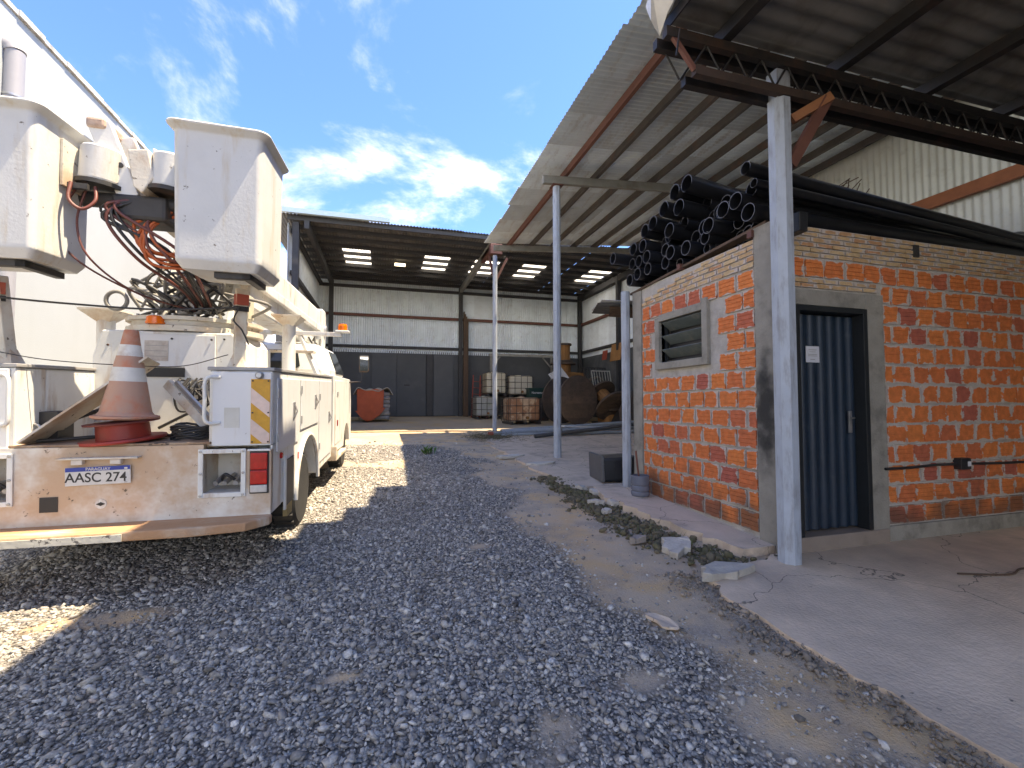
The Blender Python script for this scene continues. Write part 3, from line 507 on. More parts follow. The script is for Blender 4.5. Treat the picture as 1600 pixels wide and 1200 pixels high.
MB().box(-3.1, .12, 14.30, 14.42, 7.06, 7.20).build('gutter', gutterm, hg); MB().box(-3.1, -1.6, 14.286, 14.298, 7.05, 7.195).build('gutter_joint', gutterm, hg)
MB().box(.35, .75, 17.8, 17.95, 6.78, 6.85).build('lamp', mat('lamp_diffuser', (.8, .78, .7), .4, .03, 3, 0, emit=((1, .95, .8), 1.2)), hg)
# stack of planks standing against the middle post
for k in range(4): tag(MB().box(3.62+k*.052, 3.668+k*.052, 21.0-k*.03, 21.2-k*.03, gz(21)+.036, 5.75-.12*k).build('timber_plank', brownwood, bev=.004), 'tall brown plank standing against the middle back post of warehouse', 'plank', 'planks standing by the back wall post')

# ================================================================ FAR CANOPY
CZ = 6.44
cn = thing('canopy', 'high open canopy of zinc sheets on grey posts over the pipes and shed', 'canopy', (3.55, 8.96, .24))
def cz(x): return CZ + .075*(x-3.2)
SL = math.atan(.075)
L_ = (9.95-3.02)/math.cos(SL)
yk = 3.25; k = 0
seg = [(0, 2.6), (2.55, L_-2.55)]
while yk < 13.6:
    o_ = random.uniform(-.05, .05)
    for a_, l_ in seg:
        ms_ = withmat(wave_sheet(1.0, l_+.06, .095, .013), sheetm)
        inst('roof_sheet', ms_, cn, (3.04+o_*(a_ == 0)+a_*math.cos(SL), yk+1.0, cz(3.04)+.07+a_*math.sin(SL)+.004*(k % 2)+(.006 if a_ else 0)), (0, -SL, 0) if False else Euler((SL, 0, -math.pi/2)))
    yk += .95; k += 1
for i, xp in enumerate((3.78, 4.52, 5.26, 6.0, 6.74, 7.48, 8.22, 8.96, 9.7)):
    MB().box(xp-.035, xp+.035, 4.2, 13.95+.15*(i % 2), cz(xp)-.10, cz(xp)+.045).build('purlin', rustpurl if i == 0 else purlm, cn)
for yb, zt in ((8.96, 0), (13.45, 0)):
    MB().bar((3.25, yb, cz(3.25)-.19), (9.85, yb, cz(9.85)-.19), .10, .17).build('beam', beamgrey, cn, .005)
def octpost(x, y, z0, z1, r, parent, name='post', ang=.39):
    o = MB().lathe([(r, z0), (r, z1)], 8, Matrix.Translation((x, y, 0)) @ Matrix.Rotation(ang, 4, 'Z'), smooth=False).build(name, galv, parent, .004); return o
octpost(3.57, 8.96, .2, 6.14, .082, cn); octpost(3.53, 14.43, .4, 6.36, .078, cn)
MB().box(3.45, 3.69, 8.84, 9.08, 6.142, 6.158).build('post_plate', rustpurl, cn)
for zz_ in (3.4, 5.0): MB().lathe([(.083, 0), (.086, 0), (.086, .02), (.083, .02)], 8, Matrix.Translation((3.57, 8.96, zz_)) @ Matrix.Rotation(.39, 4, 'Z'), False).build('weld_band', galv, cn)
MB().bar((3.58, 14.43, 5.55), (3.95, 14.43, 6.3), .05, .08).build('knee_brace', rustpurl, cn)
MB().box(3.35, 3.75, 14.3, 14.56, 6.38, 6.72).build('post_head', rustpurl, cn, .01)

# high boundary wall on the right
rw = thing('boundary_wall', 'tall pale corrugated boundary wall with orange girt behind the pipes', 'wall', (10, 8, 0))
rwm = mat('pale_wall_sheet', (.58, .60, .55), .55, .06, 2, .03, 20, metal=.1, dirt=(.42, .42, .37), damt=.2, dscale=1.2, stretch=(4, 4, .4), rnd=.06)
wl = withmat(wave_sheet(1.06, 4.6, .125, .016), rwm)
for k in range(22): inst('wall_sheet', wl, rw, (10.02, 13.9-k*1.0, 2.55), (math.pi/2, 0, -math.pi/2))
MB().box(10.06, 10.26, -8, 13.9, -.4, 2.6).build('lower_wall', cement, rw)
og = mat('orange_oxide', (.26, .085, .035), .6, .2, 5, .1, 30)
MB().box(9.86, 9.96, -8, 6.9, 5.10, 5.13).build('girt', og, rw); MB().box(9.86, 9.89, -8, 6.9, 5.133, 5.32).build('girt', og, rw); MB().box(9.84, 9.97, 6.9, 13.8, 5.1, 5.25).build('girt', purlm, rw)

# ================================================================ NEAR CANOPY with truss
trussm = mat('truss_steel', (.018, .016, .015), .6, .3, 6, .1, 40, dirt=(.06, .028, .018), damt=.22)
nc = thing('canopy', 'low dark canopy with lattice truss carried by the nearest grey post', 'canopy', (3.5, 3.2, .05))
NZ = 4.62
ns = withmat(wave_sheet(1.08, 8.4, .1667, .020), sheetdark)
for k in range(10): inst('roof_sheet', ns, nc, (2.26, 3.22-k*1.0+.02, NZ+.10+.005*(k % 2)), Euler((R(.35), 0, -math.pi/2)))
for i, xp in enumerate((2.82, 4.12, 5.3, 6.5, 7.7)): MB().box(xp-.045, xp+.045, -6.5, 3.26, NZ-.04, NZ+.072).build('purlin', trussm, nc)
for dy in (-.07, .07):
    MB().box(2.22, 9.9, 3.2+dy-.03, 3.2+dy+.03, NZ-.13, NZ-.045).build('top_chord', trussm, nc)
    MB().box(2.50, 9.9, 3.2+dy-.03, 3.2+dy+.03, NZ-.40, NZ-.325).build('bottom_chord', trussm if dy > 0 else mat('rusty_chord', (.055, .032, .025), .75, .3, 3, .1, 30, dirt=(.02, .017, .015), damt=.5), nc)
xw = 2.34; flip = 0
while xw < 9.6:
    a_, b_ = (xw, NZ-.13), (xw+.13, NZ-.33)
    for dy in (-.085, .085): MB().tube([(a_[0]+(.13 if flip else 0)-.0, 3.2+dy, a_[1]), (b_[0]-(.13 if flip else 0), 3.2+dy, b_[1])], .0095, 6).build('web_bar', trussm, nc)
    xw += .145; flip ^= 1
MB().bar((2.28, 3.12, NZ-.1), (2.50, 3.12, NZ-.36), .03, .04).build('end_diagonal', rustpurl, nc)
MB().tube([(2.31, 3.05, NZ-.1), (2.255, 3.03, NZ-.36)], .009, 6).build('rebar_stub', trussm, nc)
octpost(3.475, 3.2, .0, NZ-.405, .098, nc); MB().box(3.40, 3.55, 3.14, 3.26, NZ-.403, NZ-.135).build('post_head', galv, nc)
MB().bar((3.56, 3.16, 3.62), (3.84, 3.02, 4.20), .04, .10, (1, 0, 0)).build('knee_brace', rustpurl, nc); MB().bar((3.56, 3.14, 4.03), (3.86, 3.0, 4.21), .05, .08).build('knee_gusset', mat('rusty_gusset', (.30, .12, .05), .7, .25, 6, .1, 30, dirt=(.14, .05, .03), damt=.4), nc)
fl = MB()   # crumpled flashing at the canopy corner
fp = [[(2.24, 3.23, 4.58), (2.19, 3.05, 4.62), (2.15, 2.7, 4.68), (2.15, 1.0, 4.74), (2.15, -6, 4.74)], [(2.13, 3.19, 4.66), (2.02, 3.02, 4.80), (2.00, 2.72, 4.82), (2.03, 1.0, 4.86), (2.03, -6, 4.86)], [(2.10, 3.22, 4.80), (2.07, 3.06, 4.90), (2.06, 2.7, 4.92), (2.08, 1.0, 4.93), (2.08, -6, 4.93)], [(2.32, 3.24, 4.79), (2.32, 3.05, 4.86), (2.32, 2.7, 4.84), (2.32, 1.0, 4.86), (2.32, -6, 4.86)]]
vs = [p for r_ in fp for p in r_]; fl.add(vs, [(i*5+j, i*5+j+1, i*5+j+6, i*5+j+5) for i in range(3) for j in range(4)]); o = fl.build('flashing', flashm, nc); md = o.modifiers.new('s', 'SOLIDIFY'); md.thickness = .004
MB().bar((2.27, 3.2, NZ+.02), (2.27, -6, NZ+.02), .012, .09).build('edge_strip', trussm, nc)

MB().box(4.2, 10.0, -2.9, -2.7, -.4, 4.55).build('back_wall', mortar, nc)  # unseen wall added behind the camera to block light and darken this side
# unseen roof added above and behind the camera, stepped to shape the foreground shade
er = thing('added_shade_roof', 'unseen high zinc roof added above the foreground to cast shade', 'roof', (3.2, 0, 0))
es = withmat(wave_sheet(1.04, 8.4, .11, .016), sheetm)
for k in range(13): inst('roof_sheet', es, er, (1.45+random.uniform(-.10, .10)+(.12*math.sin(k*1.7)), 3.5-k*1.0, 8.2), Euler((0, 0, -math.pi/2)))
for y_, x_ in ((6.15, 3.3), (5.6, 3.15), (5.05, 2.95), (4.5, 2.6), (3.98, 2.1)): inst('roof_sheet', withmat(wave_sheet(.6, 9.6-x_, .11, .016), sheetm), er, (x_+random.uniform(-.06, .06), y_, 8.23), Euler((0, 0, -math.pi/2)))
for xp in (1.9, 3.9, 5.9, 7.9): MB().box(xp-.05, xp+.05, -9, 3.4, 8.02, 8.17).build('purlin', purlm, er)
for xp, yp in ((9.5, -2.5), (9.5, -8), (2.4, -8)): octpost(xp, yp, -.4, 8.0, .1, er)

# ================================================================ BRICK SHED
sh = thing('brick_shed', 'small orange hollow brick shed with blue metal door and louvred window', 'shed', (3.55, 3.35, .05))
BX, FY = 3.56, 3.36
# grooved hollow-clay brick, unit size, front towards -y (object scale sets the real size)
def brick_mesh(name, grooves, m, seed):
    r = random.Random(seed); mb = MB(); zs = []; n = grooves+1; g = .034
    for i in range(n):
        z0 = -.5+i/n + (g/2 if i else 0); z1 = -.5+(i+1)/n - (g/2 if i < n-1 else 0); zs += [(z0, -.5), (z1, -.5)]
        if i < n-1: zs += [(z1+.001, -.5+.14), (z1+g-.001, -.5+.14)]
    zs = [(zs[0][0], .5)] + zs + [(zs[-1][0], .5)]
    jl = [r.uniform(-.018, .018) for _ in zs]; jr = [r.uniform(-.018, .018) for _ in zs]
    vs = [(-.5+a, y, z) for a, (z, y) in zip(jl, zs)] + [(.5+a, y, z) for a, (z, y) in zip(jr, zs)]; k = len(zs)
    mb.add(vs, [(i, i+1, k+i+1, k+i) for i in range(k-1)] + [tuple(range(k)), tuple(range(2*k-1, k-1, -1))])
    return withmat(mb.mesh(name), m)
BR = [brick_mesh('brick', 3, brickm, s) for s in range(6)]; BE = [brick_mesh('brick', 0, beigem, 20+s) for s in range(4)]
def lay(parent, side, a0, a1, z0, z1, pitch, course, depth, skip=lambda a, b, c, d: False, beige=False, ph=0, joint=.024):
    """courses from z0 to z1 between a0 and a1 (x on the front wall, y on the side wall)"""
    nrow = max(1, round((z1-z0)/course)); ch = (z1-z0)/nrow
    for r_ in range(nrow):
        z = z0+ch*r_; a = a0 - (pitch*.5 if (r_+ph) % 2 else 0) + random.uniform(-.02, .02)
        while a < a1-.02:
            L = pitch*random.uniform(.93, 1.06); s0, s1 = max(a, a0), min(a+L, a1); a += L
            if s1-s0 < .05 or skip(s0, s1, z, z+ch): continue
            j = joint*random.uniform(.8, 1.5); w_, h_ = s1-s0-j, ch-joint*random.uniform(.85, 1.3)
            pr_ = random.uniform(-.003, .004); zz_ = z+ch/2+random.uniform(-.003, .003); tl = random.uniform(-.006, .006)
            me_ = random.choice(BE if beige else BR)
            if side == 'f': inst('brick', me_, parent, ((s0+s1)/2, FY+depth/2-.004+pr_, zz_), (0, tl, 0), (w_, depth, h_))
            else: inst('brick', me_, parent, (BX+depth/2-.004+pr_, (s0+s1)/2, zz_), (tl, 0, -math.pi/2), (w_, depth, h_))
# front wall: mortar core with openings
fw = MB()
for x0, x1, z0, z1 in ((4.86, 9.7, .0, 3.17), (3.62, 4.86, 2.5, 3.17)): fw.box(x0, x1, FY+.014, FY+.14, z0, z1)
fwall = fw.build('front_wall', mortar, sh)
lay(fwall, 'f', 4.925, 7.75, .20, 2.86, .262, .2046, .05)
lay(fwall, 'f', 3.66, 4.925, 2.66, 2.86, .262, .20, .05)
lay(fwall, 'f', 3.66, 4.86, 2.56, 2.66, .20, .05, .03, beige=True, joint=.012)
lay(fwall, 'f', 3.66, 7.75, 2.865, 3.165, .215, .05, .03, beige=True, joint=.012)
sw = MB(); WY0, WY1, WZ0, WZ1 = 4.36, 5.20, 1.97, 2.52
for y0, y1, z0, z1 in ((3.6, WY0, 0, 2.93), (WY1, 5.66, 0, 2.93), (WY0, WY1, 0, WZ0), (WY0, WY1, WZ1, 2.93)): sw.box(BX+.014, BX+.14, y0, y1, z0, z1)
swall = sw.build('side_wall', mortar, sh)
def skipw(a, b, c, d): return b > WY0-.10 and a < WY1+.10 and d > WZ0-.10+.05 and c < WZ1+.06
lay(swall, 's', 3.605, 5.645, .16, 2.80, .262, .2031, .05, skipw)
MB().box(BX+.012, BX+.14, 3.6, 5.66, 2.932, 3.09).build('wall_top', mortar, sh)
lay(swall, 's', 3.605, 5.645, 2.81, 2.93, .21, .056, .03, beige=True, joint=.012)
for k, (ya, yb) in enumerate(((3.605, 5.3), (3.605, 4.9), (3.605, 4.4))): lay(swall, 's', ya, yb, 2.932+k*.052, 2.982+k*.052, .21, .05, .03, beige=True, joint=.012, ph=k)
MB().add([(BX-.01, 3.45, 3.215), (BX+.12, 3.45, 3.215), (BX+.12, 5.95, 3.085), (BX-.01, 5.95, 3.085), (BX-.01, 3.45, 3.185), (BX+.12, 3.45, 3.185), (BX+.12, 5.95, 3.055), (BX-.01, 5.95, 3.055)], [(0, 1, 2, 3), (7, 6, 5, 4), (0, 4, 5, 1), (1, 5, 6, 2), (2, 6, 7, 3), (3, 7, 4, 0)]).build('wall_plate', brownwood, sh)
for yy_ in (3.62, 4.75): MB().box(BX-.045, BX+.06, yy_-.03, yy_+.03, 3.10, 3.17).build('rafter_end', rustpurl, sh)
MB().box(BX+.03, 9.7, 3.5, 5.9, 3.02, 3.1).build('roof', cement, sh)
MB().box(BX+.2, 9.7, 5.75, 5.9, 0, 3.02).build('back_wall', mortar, sh)
MB().box(3.548, 3.66, 3.348, 3.605, 0, 3.19).build('corner_pillar', cement, sh, .008); MB().box(3.66, 3.75, 3.349, 3.5, .2, 2.5).build('corner_pillar', cement, sh, .006)
MB().box(3.545, 3.70, 5.655, 5.88, 0, 3.06).build('corner_pillar', cement, sh, .008)
octpost(3.47, 5.95, .1, 3.1, .065, sh)
# window
wf = MB(); t_ = .095
for y0, y1, z0, z1 in ((WY0-.09, WY0, WZ0-.09, WZ1+.13), (WY1, WY1+.09, WZ0-.09, WZ1+.06), (WY0, WY1, WZ1, WZ1+.09), (WY0, WY1, WZ0-.09, WZ0)): wf.box(BX-.035, BX+.15, y0, y1, z0, z1)
win = MB().box(BX+.16, BX+.2, WY0-.02, WY1+.02, WZ0-.02, WZ1+.02).build('window', ink_hole, sh)
wf.build('surround', cement, win, .006)
mfr = MB()
for y0, y1, z0, z1 in ((WY0, WY0+.03, WZ0, WZ1), (WY1-.03, WY1, WZ0, WZ1), (WY0+.03, WY1-.03, WZ1-.03, WZ1), (WY0+.03, WY1-.03, WZ0, WZ0+.03)): mfr.box(BX+.06, BX+.10, y0, y1, z0, z1)
mfr.build('frame', doorf, win)
for zc_ in (2.09, 2.27, 2.45): MB().obox((BX+.06, (WY0+WY1)/2, zc_), (.17, WY1-WY0-.07, .007), (0, R(38), 0)).build('louvre', louvre, win)
# door
DX0, DX1, DZ0, DZ1 = 3.755, 4.68, .185, 2.385
fr = MB(); fr.box(DX0, DX0+.055, FY-.03, FY+.13, DZ0, DZ1); fr.box(DX1-.055, DX1, FY-.03, FY+.13, DZ0, DZ1); fr.box(DX0+.055, DX1-.055, FY-.03, FY+.13, DZ1-.055, DZ1)
fr.build('door_frame', doorf, sh, .004)
dr = withmat(wave_sheet(DX1-DX0-.11, DZ1-DZ0-.09, .125, .013), doorm)
door = inst('door', dr, sh, (DX0+.055, FY+.085, DZ0+.02), (math.pi/2, 0, 0)); 
d0 = Vector(door.location)
def dpart(mb, name, m, **k):
    o = mb.build(name, m, **k); o.parent = door; o.matrix_parent_inverse = (Matrix.Translation((DX0+.055, FY+.085, DZ0+.02)) @ Matrix.Rotation(math.pi/2, 4, 'X')).inverted(); return o
dpart(MB().box(4.50, 4.535, FY+.045, FY+.066, 1.14, 1.36), 'handle_plate', chrome, bev=.003)
dpart(MB().tube([(4.517, FY+.05, 1.29), (4.517, FY+.01, 1.29), (4.44, FY+.005, 1.285)], .009, 8), 'handle', chrome)
nt_ = dpart(MB().box(3.985, 4.155, FY+.0675, FY+.0695, 1.84, 2.0), 'notice', paper)
for k, (wd, zt) in enumerate(((.10, 1.965), (.08, 1.945), (.11, 1.92), (.115, 1.905), (.06, 1.87))): dpart(MB().box(4.07-wd/2, 4.07+wd/2, FY+.066, FY+.0672, zt-.004, zt+.003), 'print_line', greyink)
lt = MB(); lt.box(DX1+.002, 4.922, FY-.016, FY+.13, .02, 2.545); lt.box(3.70, DX1, FY-.014, FY+.13, DZ1+.003, 2.543); lt.build('door_surround', cement, sh, .008)
MB().box(3.64, 4.90, FY-.03, FY+.3, -.05, .178).build('door_step', mat('step_concrete', (.27, .215, .175), .9, .12, 4, .2, 40, dirt=(.18, .14, .11), damt=.3), sh, .01)
MB().box(4.925, 9.7, FY-.012, FY+.1, -.05, .195).build('plinth', cement, sh, .008)
MB().tube([(4.86, FY-.03, .775), (5.2, FY-.03, .775), (5.6, FY-.03, .79), (5.9, FY-.03, .785)], .014, 8).build('conduit', blackp, sh); MB().tube([(6.0, FY-.03, .785), (6.6, FY-.03, .77), (7.6, FY-.03, .765)], .014, 8).build('conduit', blackp, sh)
jb = MB().box(5.895, 6.05, FY-.075, FY+.004, .73, .85).build('junction_box', blackp, sh, .006); MB().box(5.99, 6.04, FY-.079, FY-.0755, .765, .815).build('sticker', paper, jb)
MB().box(3.64, 3.74, 3.16, 3.30, 3.02, 3.20).build('floodlight', blackp, sh, .008)
MB().box(5.40, 5.47, FY-.02, FY+.01, 2.99, 3.12).build('beam_end', darkm, sh)

# ---------------------------------------------------------------- black pipes on the shed roof
PIPES = [(4.48, 4.06, .20, 3.45), (4.71, 4.06, .19, 3.45), (4.66, 3.85, .20, 3.47), (4.95, 3.95, .195, 3.46), (5.20, 3.86, .19, 3.46), (5.38, 3.82, .185, 3.45), (5.42, 3.62, .18, 3.44), (5.63, 3.64, .177, 3.42), (5.36, 3.45, .178, 3.46), (5.54, 3.44, .166, 3.45), (5.73, 3.46, .16, 3.46), (5.86, 3.56, .165, 3.22), (5.55, 3.26, .172, 3.43), (5.35, 3.28, .165, 3.47), (5.74, 3.22, .172, 3.42), (4.83, 3.62, .19, 3.45), (4.83, 3.34, .175, 3.46), (5.07, 3.66, .17, 3.62), (5.06, 3.46, .17, 3.55), (4.54, 3.30, .176, 3.47), (4.14, 3.42, .177, 3.46), (3.92, 3.51, .176, 3.47), (3.73, 3.52, .175, 3.46), (3.56, 3.33, .175, 3.45), (4.35, 3.50, .177, 3.58), (4.24, 3.32, .147, 3.50), (4.12, 3.60, .15, 3.62), (4.99, 3.26, .168, 3.50), (4.78, 3.19, .13, 3.56), (3.60, 3.80, .13, 3.47), (3.50, 3.60, .09, 3.47), (4.73, 3.70, .15, 3.60), (4.27, 3.21, .11, 3.55), (3.80, 3.68, .15, 3.75), (4.0, 3.74, .16, 3.9), (4.25, 3.80, .17, 3.8), (4.9, 3.78, .16, 3.7), (5.2, 3.62, .165, 3.65), (4.65, 3.5, .17, 3.7), (3.75, 3.24, .14, 3.7)] + [(3.62+.165*k, 3.22+.01*(k % 3), .16, 3.62+.05*(k % 4)) for k in range(13)] + [(3.9+.17*k, 3.40+.03*(k % 2), .16, 3.66+.06*(k % 3)) for k in range(9)] + [(4.3+.18*k, 3.70+.02*(k % 2), .165, 3.75+.07*(k % 3)) for k in range(5)] + [(4.55, 3.93, .16, 3.8), (3.66, 3.64, .15, 3.6)]
PL = {0: 'topmost black pipe of the pile, its long glossy flank in view', 11: 'leftmost black pipe jutting out beyond the far end of the pile', 23: 'black pipe end nearest the grey corner post, resting on wall top', 29: 'short high black pipe end right beside the grey post top of pile', 1: 'black pipe end just left of the topmost pipe', 14: 'lowest leftmost black pipe end by the far shed corner', 3: 'black pipe end on the upper left slope of the pile', 22: 'black pipe end above and left of the one nearest the post', 21: 'third black pipe end from the grey corner post along the pile', 7: 'black pipe end on the far lower slope above the jutting pipe'}
for i, (y, z, d, xe) in enumerate(PIPES):
    r = d/2; drop = random.uniform(.30, .42); path = []; dz = random.uniform(-.05, .05); dyv = random.uniform(-.12, .12)
    zt = max(z, 3.1+r+.02)
    def pz(x):
        u = (x-3.45)/6.2; base_ = zt - (zt-3.12-r)*min(1, max(0, u))*.88
        return base_
    xs_ = [xe, xe+.35, xe+.9, xe+1.8, xe+2.9, xe+4.2, 9.4+random.uniform(-.3, .3)]
    path = [(x_, y+dyv*max(0, (x_-3.5)/6)+(.0), pz(x_)) for x_ in xs_]
    mb = MB(); mb.tube(path, r, 22, cap=False); n = 22
    o = mb.build('black_pipe', hdpe)
    inner = MB(); inner.tube([path[0], path[1], path[2]], r*.92, 22, cap=False); io = inner.build('bore', hdpe, o)
    an = MB(); c0_ = Vector(path[0]); ring = []
    for rr_ in (r*1.0, r*.92): ring += [c0_ + Vector((-.001, math.cos(2*math.pi*j/n)*rr_, math.sin(2*math.pi*j/n)*rr_)) for j in range(n)]
    an.add(ring, [(j, (j+1) % n, n+(j+1) % n, n+j) for j in range(n)]); an.build('cut_end', hdpe_end, o)
    tag(o, PL.get(i, 'black plastic pipe lying in the pile on the shed roof'), 'pipe', 'black pipes piled on the shed roof')
for k, (ya, yb, za, zb) in enumerate(((3.62, 4.2, 3.72, 3.52), (4.9, 4.5, 3.82, 3.6))):
    o = MB().tube(bez([(4.9, ya+.3, 3.3), (6.3, (ya+yb)/2, 3.42), (7.8, yb, 3.62+.06*k), (9.6, yb, 3.95+.1*k)]), .085, 16).build('black_pipe', hdpe); tag(o, ('black pipe on top of the pile, front side, rising towards boundary wall', 'black pipe on top of the pile, far side, rising towards boundary wall')[k], 'pipe', 'black pipes piled on the shed roof')
nest = MB()
for k in range(46):
    a_ = Vector((5.25+random.gauss(0, .14), 4.1+random.gauss(0, .1), 3.92+random.uniform(-.06, .05))); d_ = Vector((random.gauss(0, .16), random.gauss(0, .1), abs(random.gauss(0, .11)))); nest.tube([a_, a_+d_*.6, a_+d_], .006, 4)
tag(nest.build('twig_nest', brownwood), 'tangle of dry twigs on top of the black pipes', 'twigs')

# offcuts of sheet on the far shed corner
for k, (x_, y_, z_, rz, l_) in enumerate(((3.72, 6.05, 3.0, .25, .55), (3.7, 6.0, 2.93, .1, .6), (3.72, 5.95, 2.87, -.1, .45))):
    me_ = withmat(wave_sheet(.5, l_, .09, .012), (whiteb, sheetdark, brownwood)[k]); o = inst('sheet_offcut', me_, None, (x_, y_, z_), (.05*k, .12, 1.2+rz)); tag(o, ('white sheet offcut on top at the far shed corner', 'grey corrugated sheet offcut below the white one at shed corner', 'brown sheet offcut lowest of three at the far shed corner')[k], 'sheet', 'sheet offcuts on the shed corner')

# ---------------------------------------------------------------- things by the shed
cr_ = thing('plastic_crate', 'black plastic box tipped on its side beside the shed end', 'box', (3.4, 6.75, gz(6.7)+.04))
bz = gz(6.6)+.04
MB().add([(3.12, 6.45, bz), (3.72, 6.3, bz), (3.80, 6.85, bz), (3.2, 7.0, bz), (3.10, 6.45, bz+.37), (3.70, 6.3, bz+.40), (3.78, 6.85, bz+.40), (3.18, 7.0, bz+.37)], [(0, 3, 2, 1), (4, 5, 6, 7), (0, 1, 5, 4), (1, 2, 6, 5), (2, 3, 7, 6), (3, 0, 4, 7)]).build('body', blackp, cr_, .04)
for k in range(3): MB().bar((3.10+.005, 6.44, bz+.08+.1*k), (3.14, 6.75, bz+.08+.1*k), .03, .025).build('rib', blackp, cr_, .004)
MB().add([(3.08, 6.42, bz-.0), (3.13, 6.40, bz), (3.11, 6.40, bz+.42), (3.06, 6.42, bz+.42), (3.16, 7.02, bz), (3.21, 7.0, bz), (3.19, 7.0, bz+.42), (3.14, 7.02, bz+.42)], [(0, 1, 2, 3), (7, 6, 5, 4), (0, 4, 5, 1), (1, 5, 6, 2), (2, 6, 7, 3), (3, 7, 4, 0)]).build('rim', mat('grey_rim', (.09, .09, .092), .5, .2, 6, .1), cr_, .01)
MB().add([(3.30, 6.395, bz+.05), (3.66, 6.305, bz+.05), (3.64, 6.305, bz+.34), (3.32, 6.385, bz+.32)], [(0, 1, 2, 3)]).build('panel', mat('box_panel', (.03, .031, .034), .3, .1, 5, .02), cr_)
for o in cr_.children: o.location.x += .22
bt = thing('water_bottle', 'cut plastic water bottle holding a stick, standing at the shed foot', 'bottle', (3.36, 5.42, gz(5.42)+.085))
bz = gz(5.42)+.086; Mb = Matrix.Translation((3.36, 5.42, bz))
MB().lathe([(.0, .0), (.11, .0), (.122, .02), (.122, .055), (.113, .07), (.122, .085), (.122, .13), (.113, .145), (.122, .16), (.122, .27), (.117, .275), (.117, .17)], 24, Mb).build('body', waterb, bt)
MB().lathe([(.116, .0), (.116, .165), (.0, .18)], 20, Mb).build('cement_fill', mat('grey_cement_fill', (.12, .12, .13), .9, .1, 8, .3), bt)
MB().tube([(3.36, 5.42, bz+.14), (3.33, 5.43, bz+.36), (3.31, 5.44, bz+.60)], .013, 8).build('stick', rustpurl, bt)
cb = MB().tube(bez([(4.6, 2.62, .025), (5.0, 2.5, .02), (5.3, 2.55, .022), (5.6, 2.42, .018)]), .008, 6).build('twig', brownwood); tag(cb, 'thin dark twig lying on the concrete floor near the plinth', 'twig')

# ================================================================ STORE under the warehouse roof
def ibc(x, y, z, label, m, w=1.0, d=1.0, h=1.0, rz=0, cagem=cage, bulge=.03, nvert=5, nh=4, rust=False):
    t_ = thing('liquid_tank', label, 'tank', (x, y, z), 'caged liquid tanks in the store', (0, 0, rz), local=True)
    o = MB().box(-w/2+.03, w/2-.03, -d/2+.03, d/2-.03, .13, h).build('tank', m, t_, .09)
    MB().lathe([(.13, 0), (.13, .04), (.0, .05)], 16, Matrix.Translation((0, 0, h))).build('lid', m, t_)
    for k in range(nvert):
        u = -w/2+w*k/(nvert-1)
        for s in (-1, 1): MB().tube([(u, s*d/2, .1), (u, s*d/2, h-.02)], .011, 6).build('cage_bar', cagem, t_)
    for k in range(1, nvert-1):
        u = -d/2+d*k/(nvert-1)
        for s in (-1, 1): MB().tube([(s*w/2, u, .1), (s*w/2, u, h-.02)], .011, 6).build('cage_bar', cagem, t_)
    for k in range(nh):
        zz_ = .14+(h-.17)*k/(nh-1); MB().tube([(-w/2-.012, -d/2-.012, zz_), (w/2+.012, -d/2-.012, zz_), (w/2+.012, d/2+.012, zz_), (-w/2-.012, d/2+.012, zz_)], .012, 6, closed=True).build('cage_ring', cagem, t_)
    for s in (-1, 0, 1): MB().box(s*(w/2-.07)-.05, s*(w/2-.07)+.05, -d/2, d/2, 0, .10).build('pallet_foot', cagem, t_)
    MB().lathe([(.055, 0), (.055, .08), (.03, .085)], 12, Matrix.Translation((.05, -d/2+.02, .25)) @ Matrix.Rotation(math.pi/2, 4, 'X')).build('valve', woodt, t_)
gy = gz(19.6)+.038
ibc(4.35, 19.7, gy, 'lower pale tank in a wire cage, bottom of the left stack', mat('pale_tank', (.46, .45, .40), .6, .12, 3, .08, 20, dirt=(.22, .27, .2), damt=.3), 1.0, 1.0, .98)
ibc(4.80, 19.8, gy+1.0, 'cream tank with stained valve on top of the left stack', ibcm, .95, 1.0, 1.06)
ibc(5.95, 19.9, gy, 'grey tank under the wide cream tank, mostly hidden', mat('pale_tank2', (.40, .38, .33), .6, .12, 3, .08, 20), 1.15, 1.0, .93)
ibc(5.98, 19.9, gy+.96, 'wide cream tank on top of the right stack', mat('cream_tank', (.58, .53, .42), .55, .1, 3, .05, 20, dirt=(.44, .36, .25), damt=.2), 1.18, 1.0, .98)
ibc(5.22, 16.95, gz(16.9)+.038, 'rust stained brown tank in a bent cage near the grey pipes', ibcd, 1.30, .95, 1.02, .10, nvert=6)
g_ = thing('crate', 'dark green plastic crate with white lettering on the tank stack', 'crate', (6.35, 18.3, 1.6))
MB().box(5.95, 6.75, 18.1, 18.6, 1.62, 2.02).build('body', greenb, g_, .02); MB().box(5.92, 6.78, 18.07, 18.63, 2.0, 2.05).build('rim', greenb, g_, .01)
text('Nortemor', .13, 'lettering', paper, g_, (6.32, 18.096, 1.80))
MB().box(5.9, 6.8, 18.05, 18.65, gz(18.3)+.04, 1.615).build('stand', cage, g_, .02)
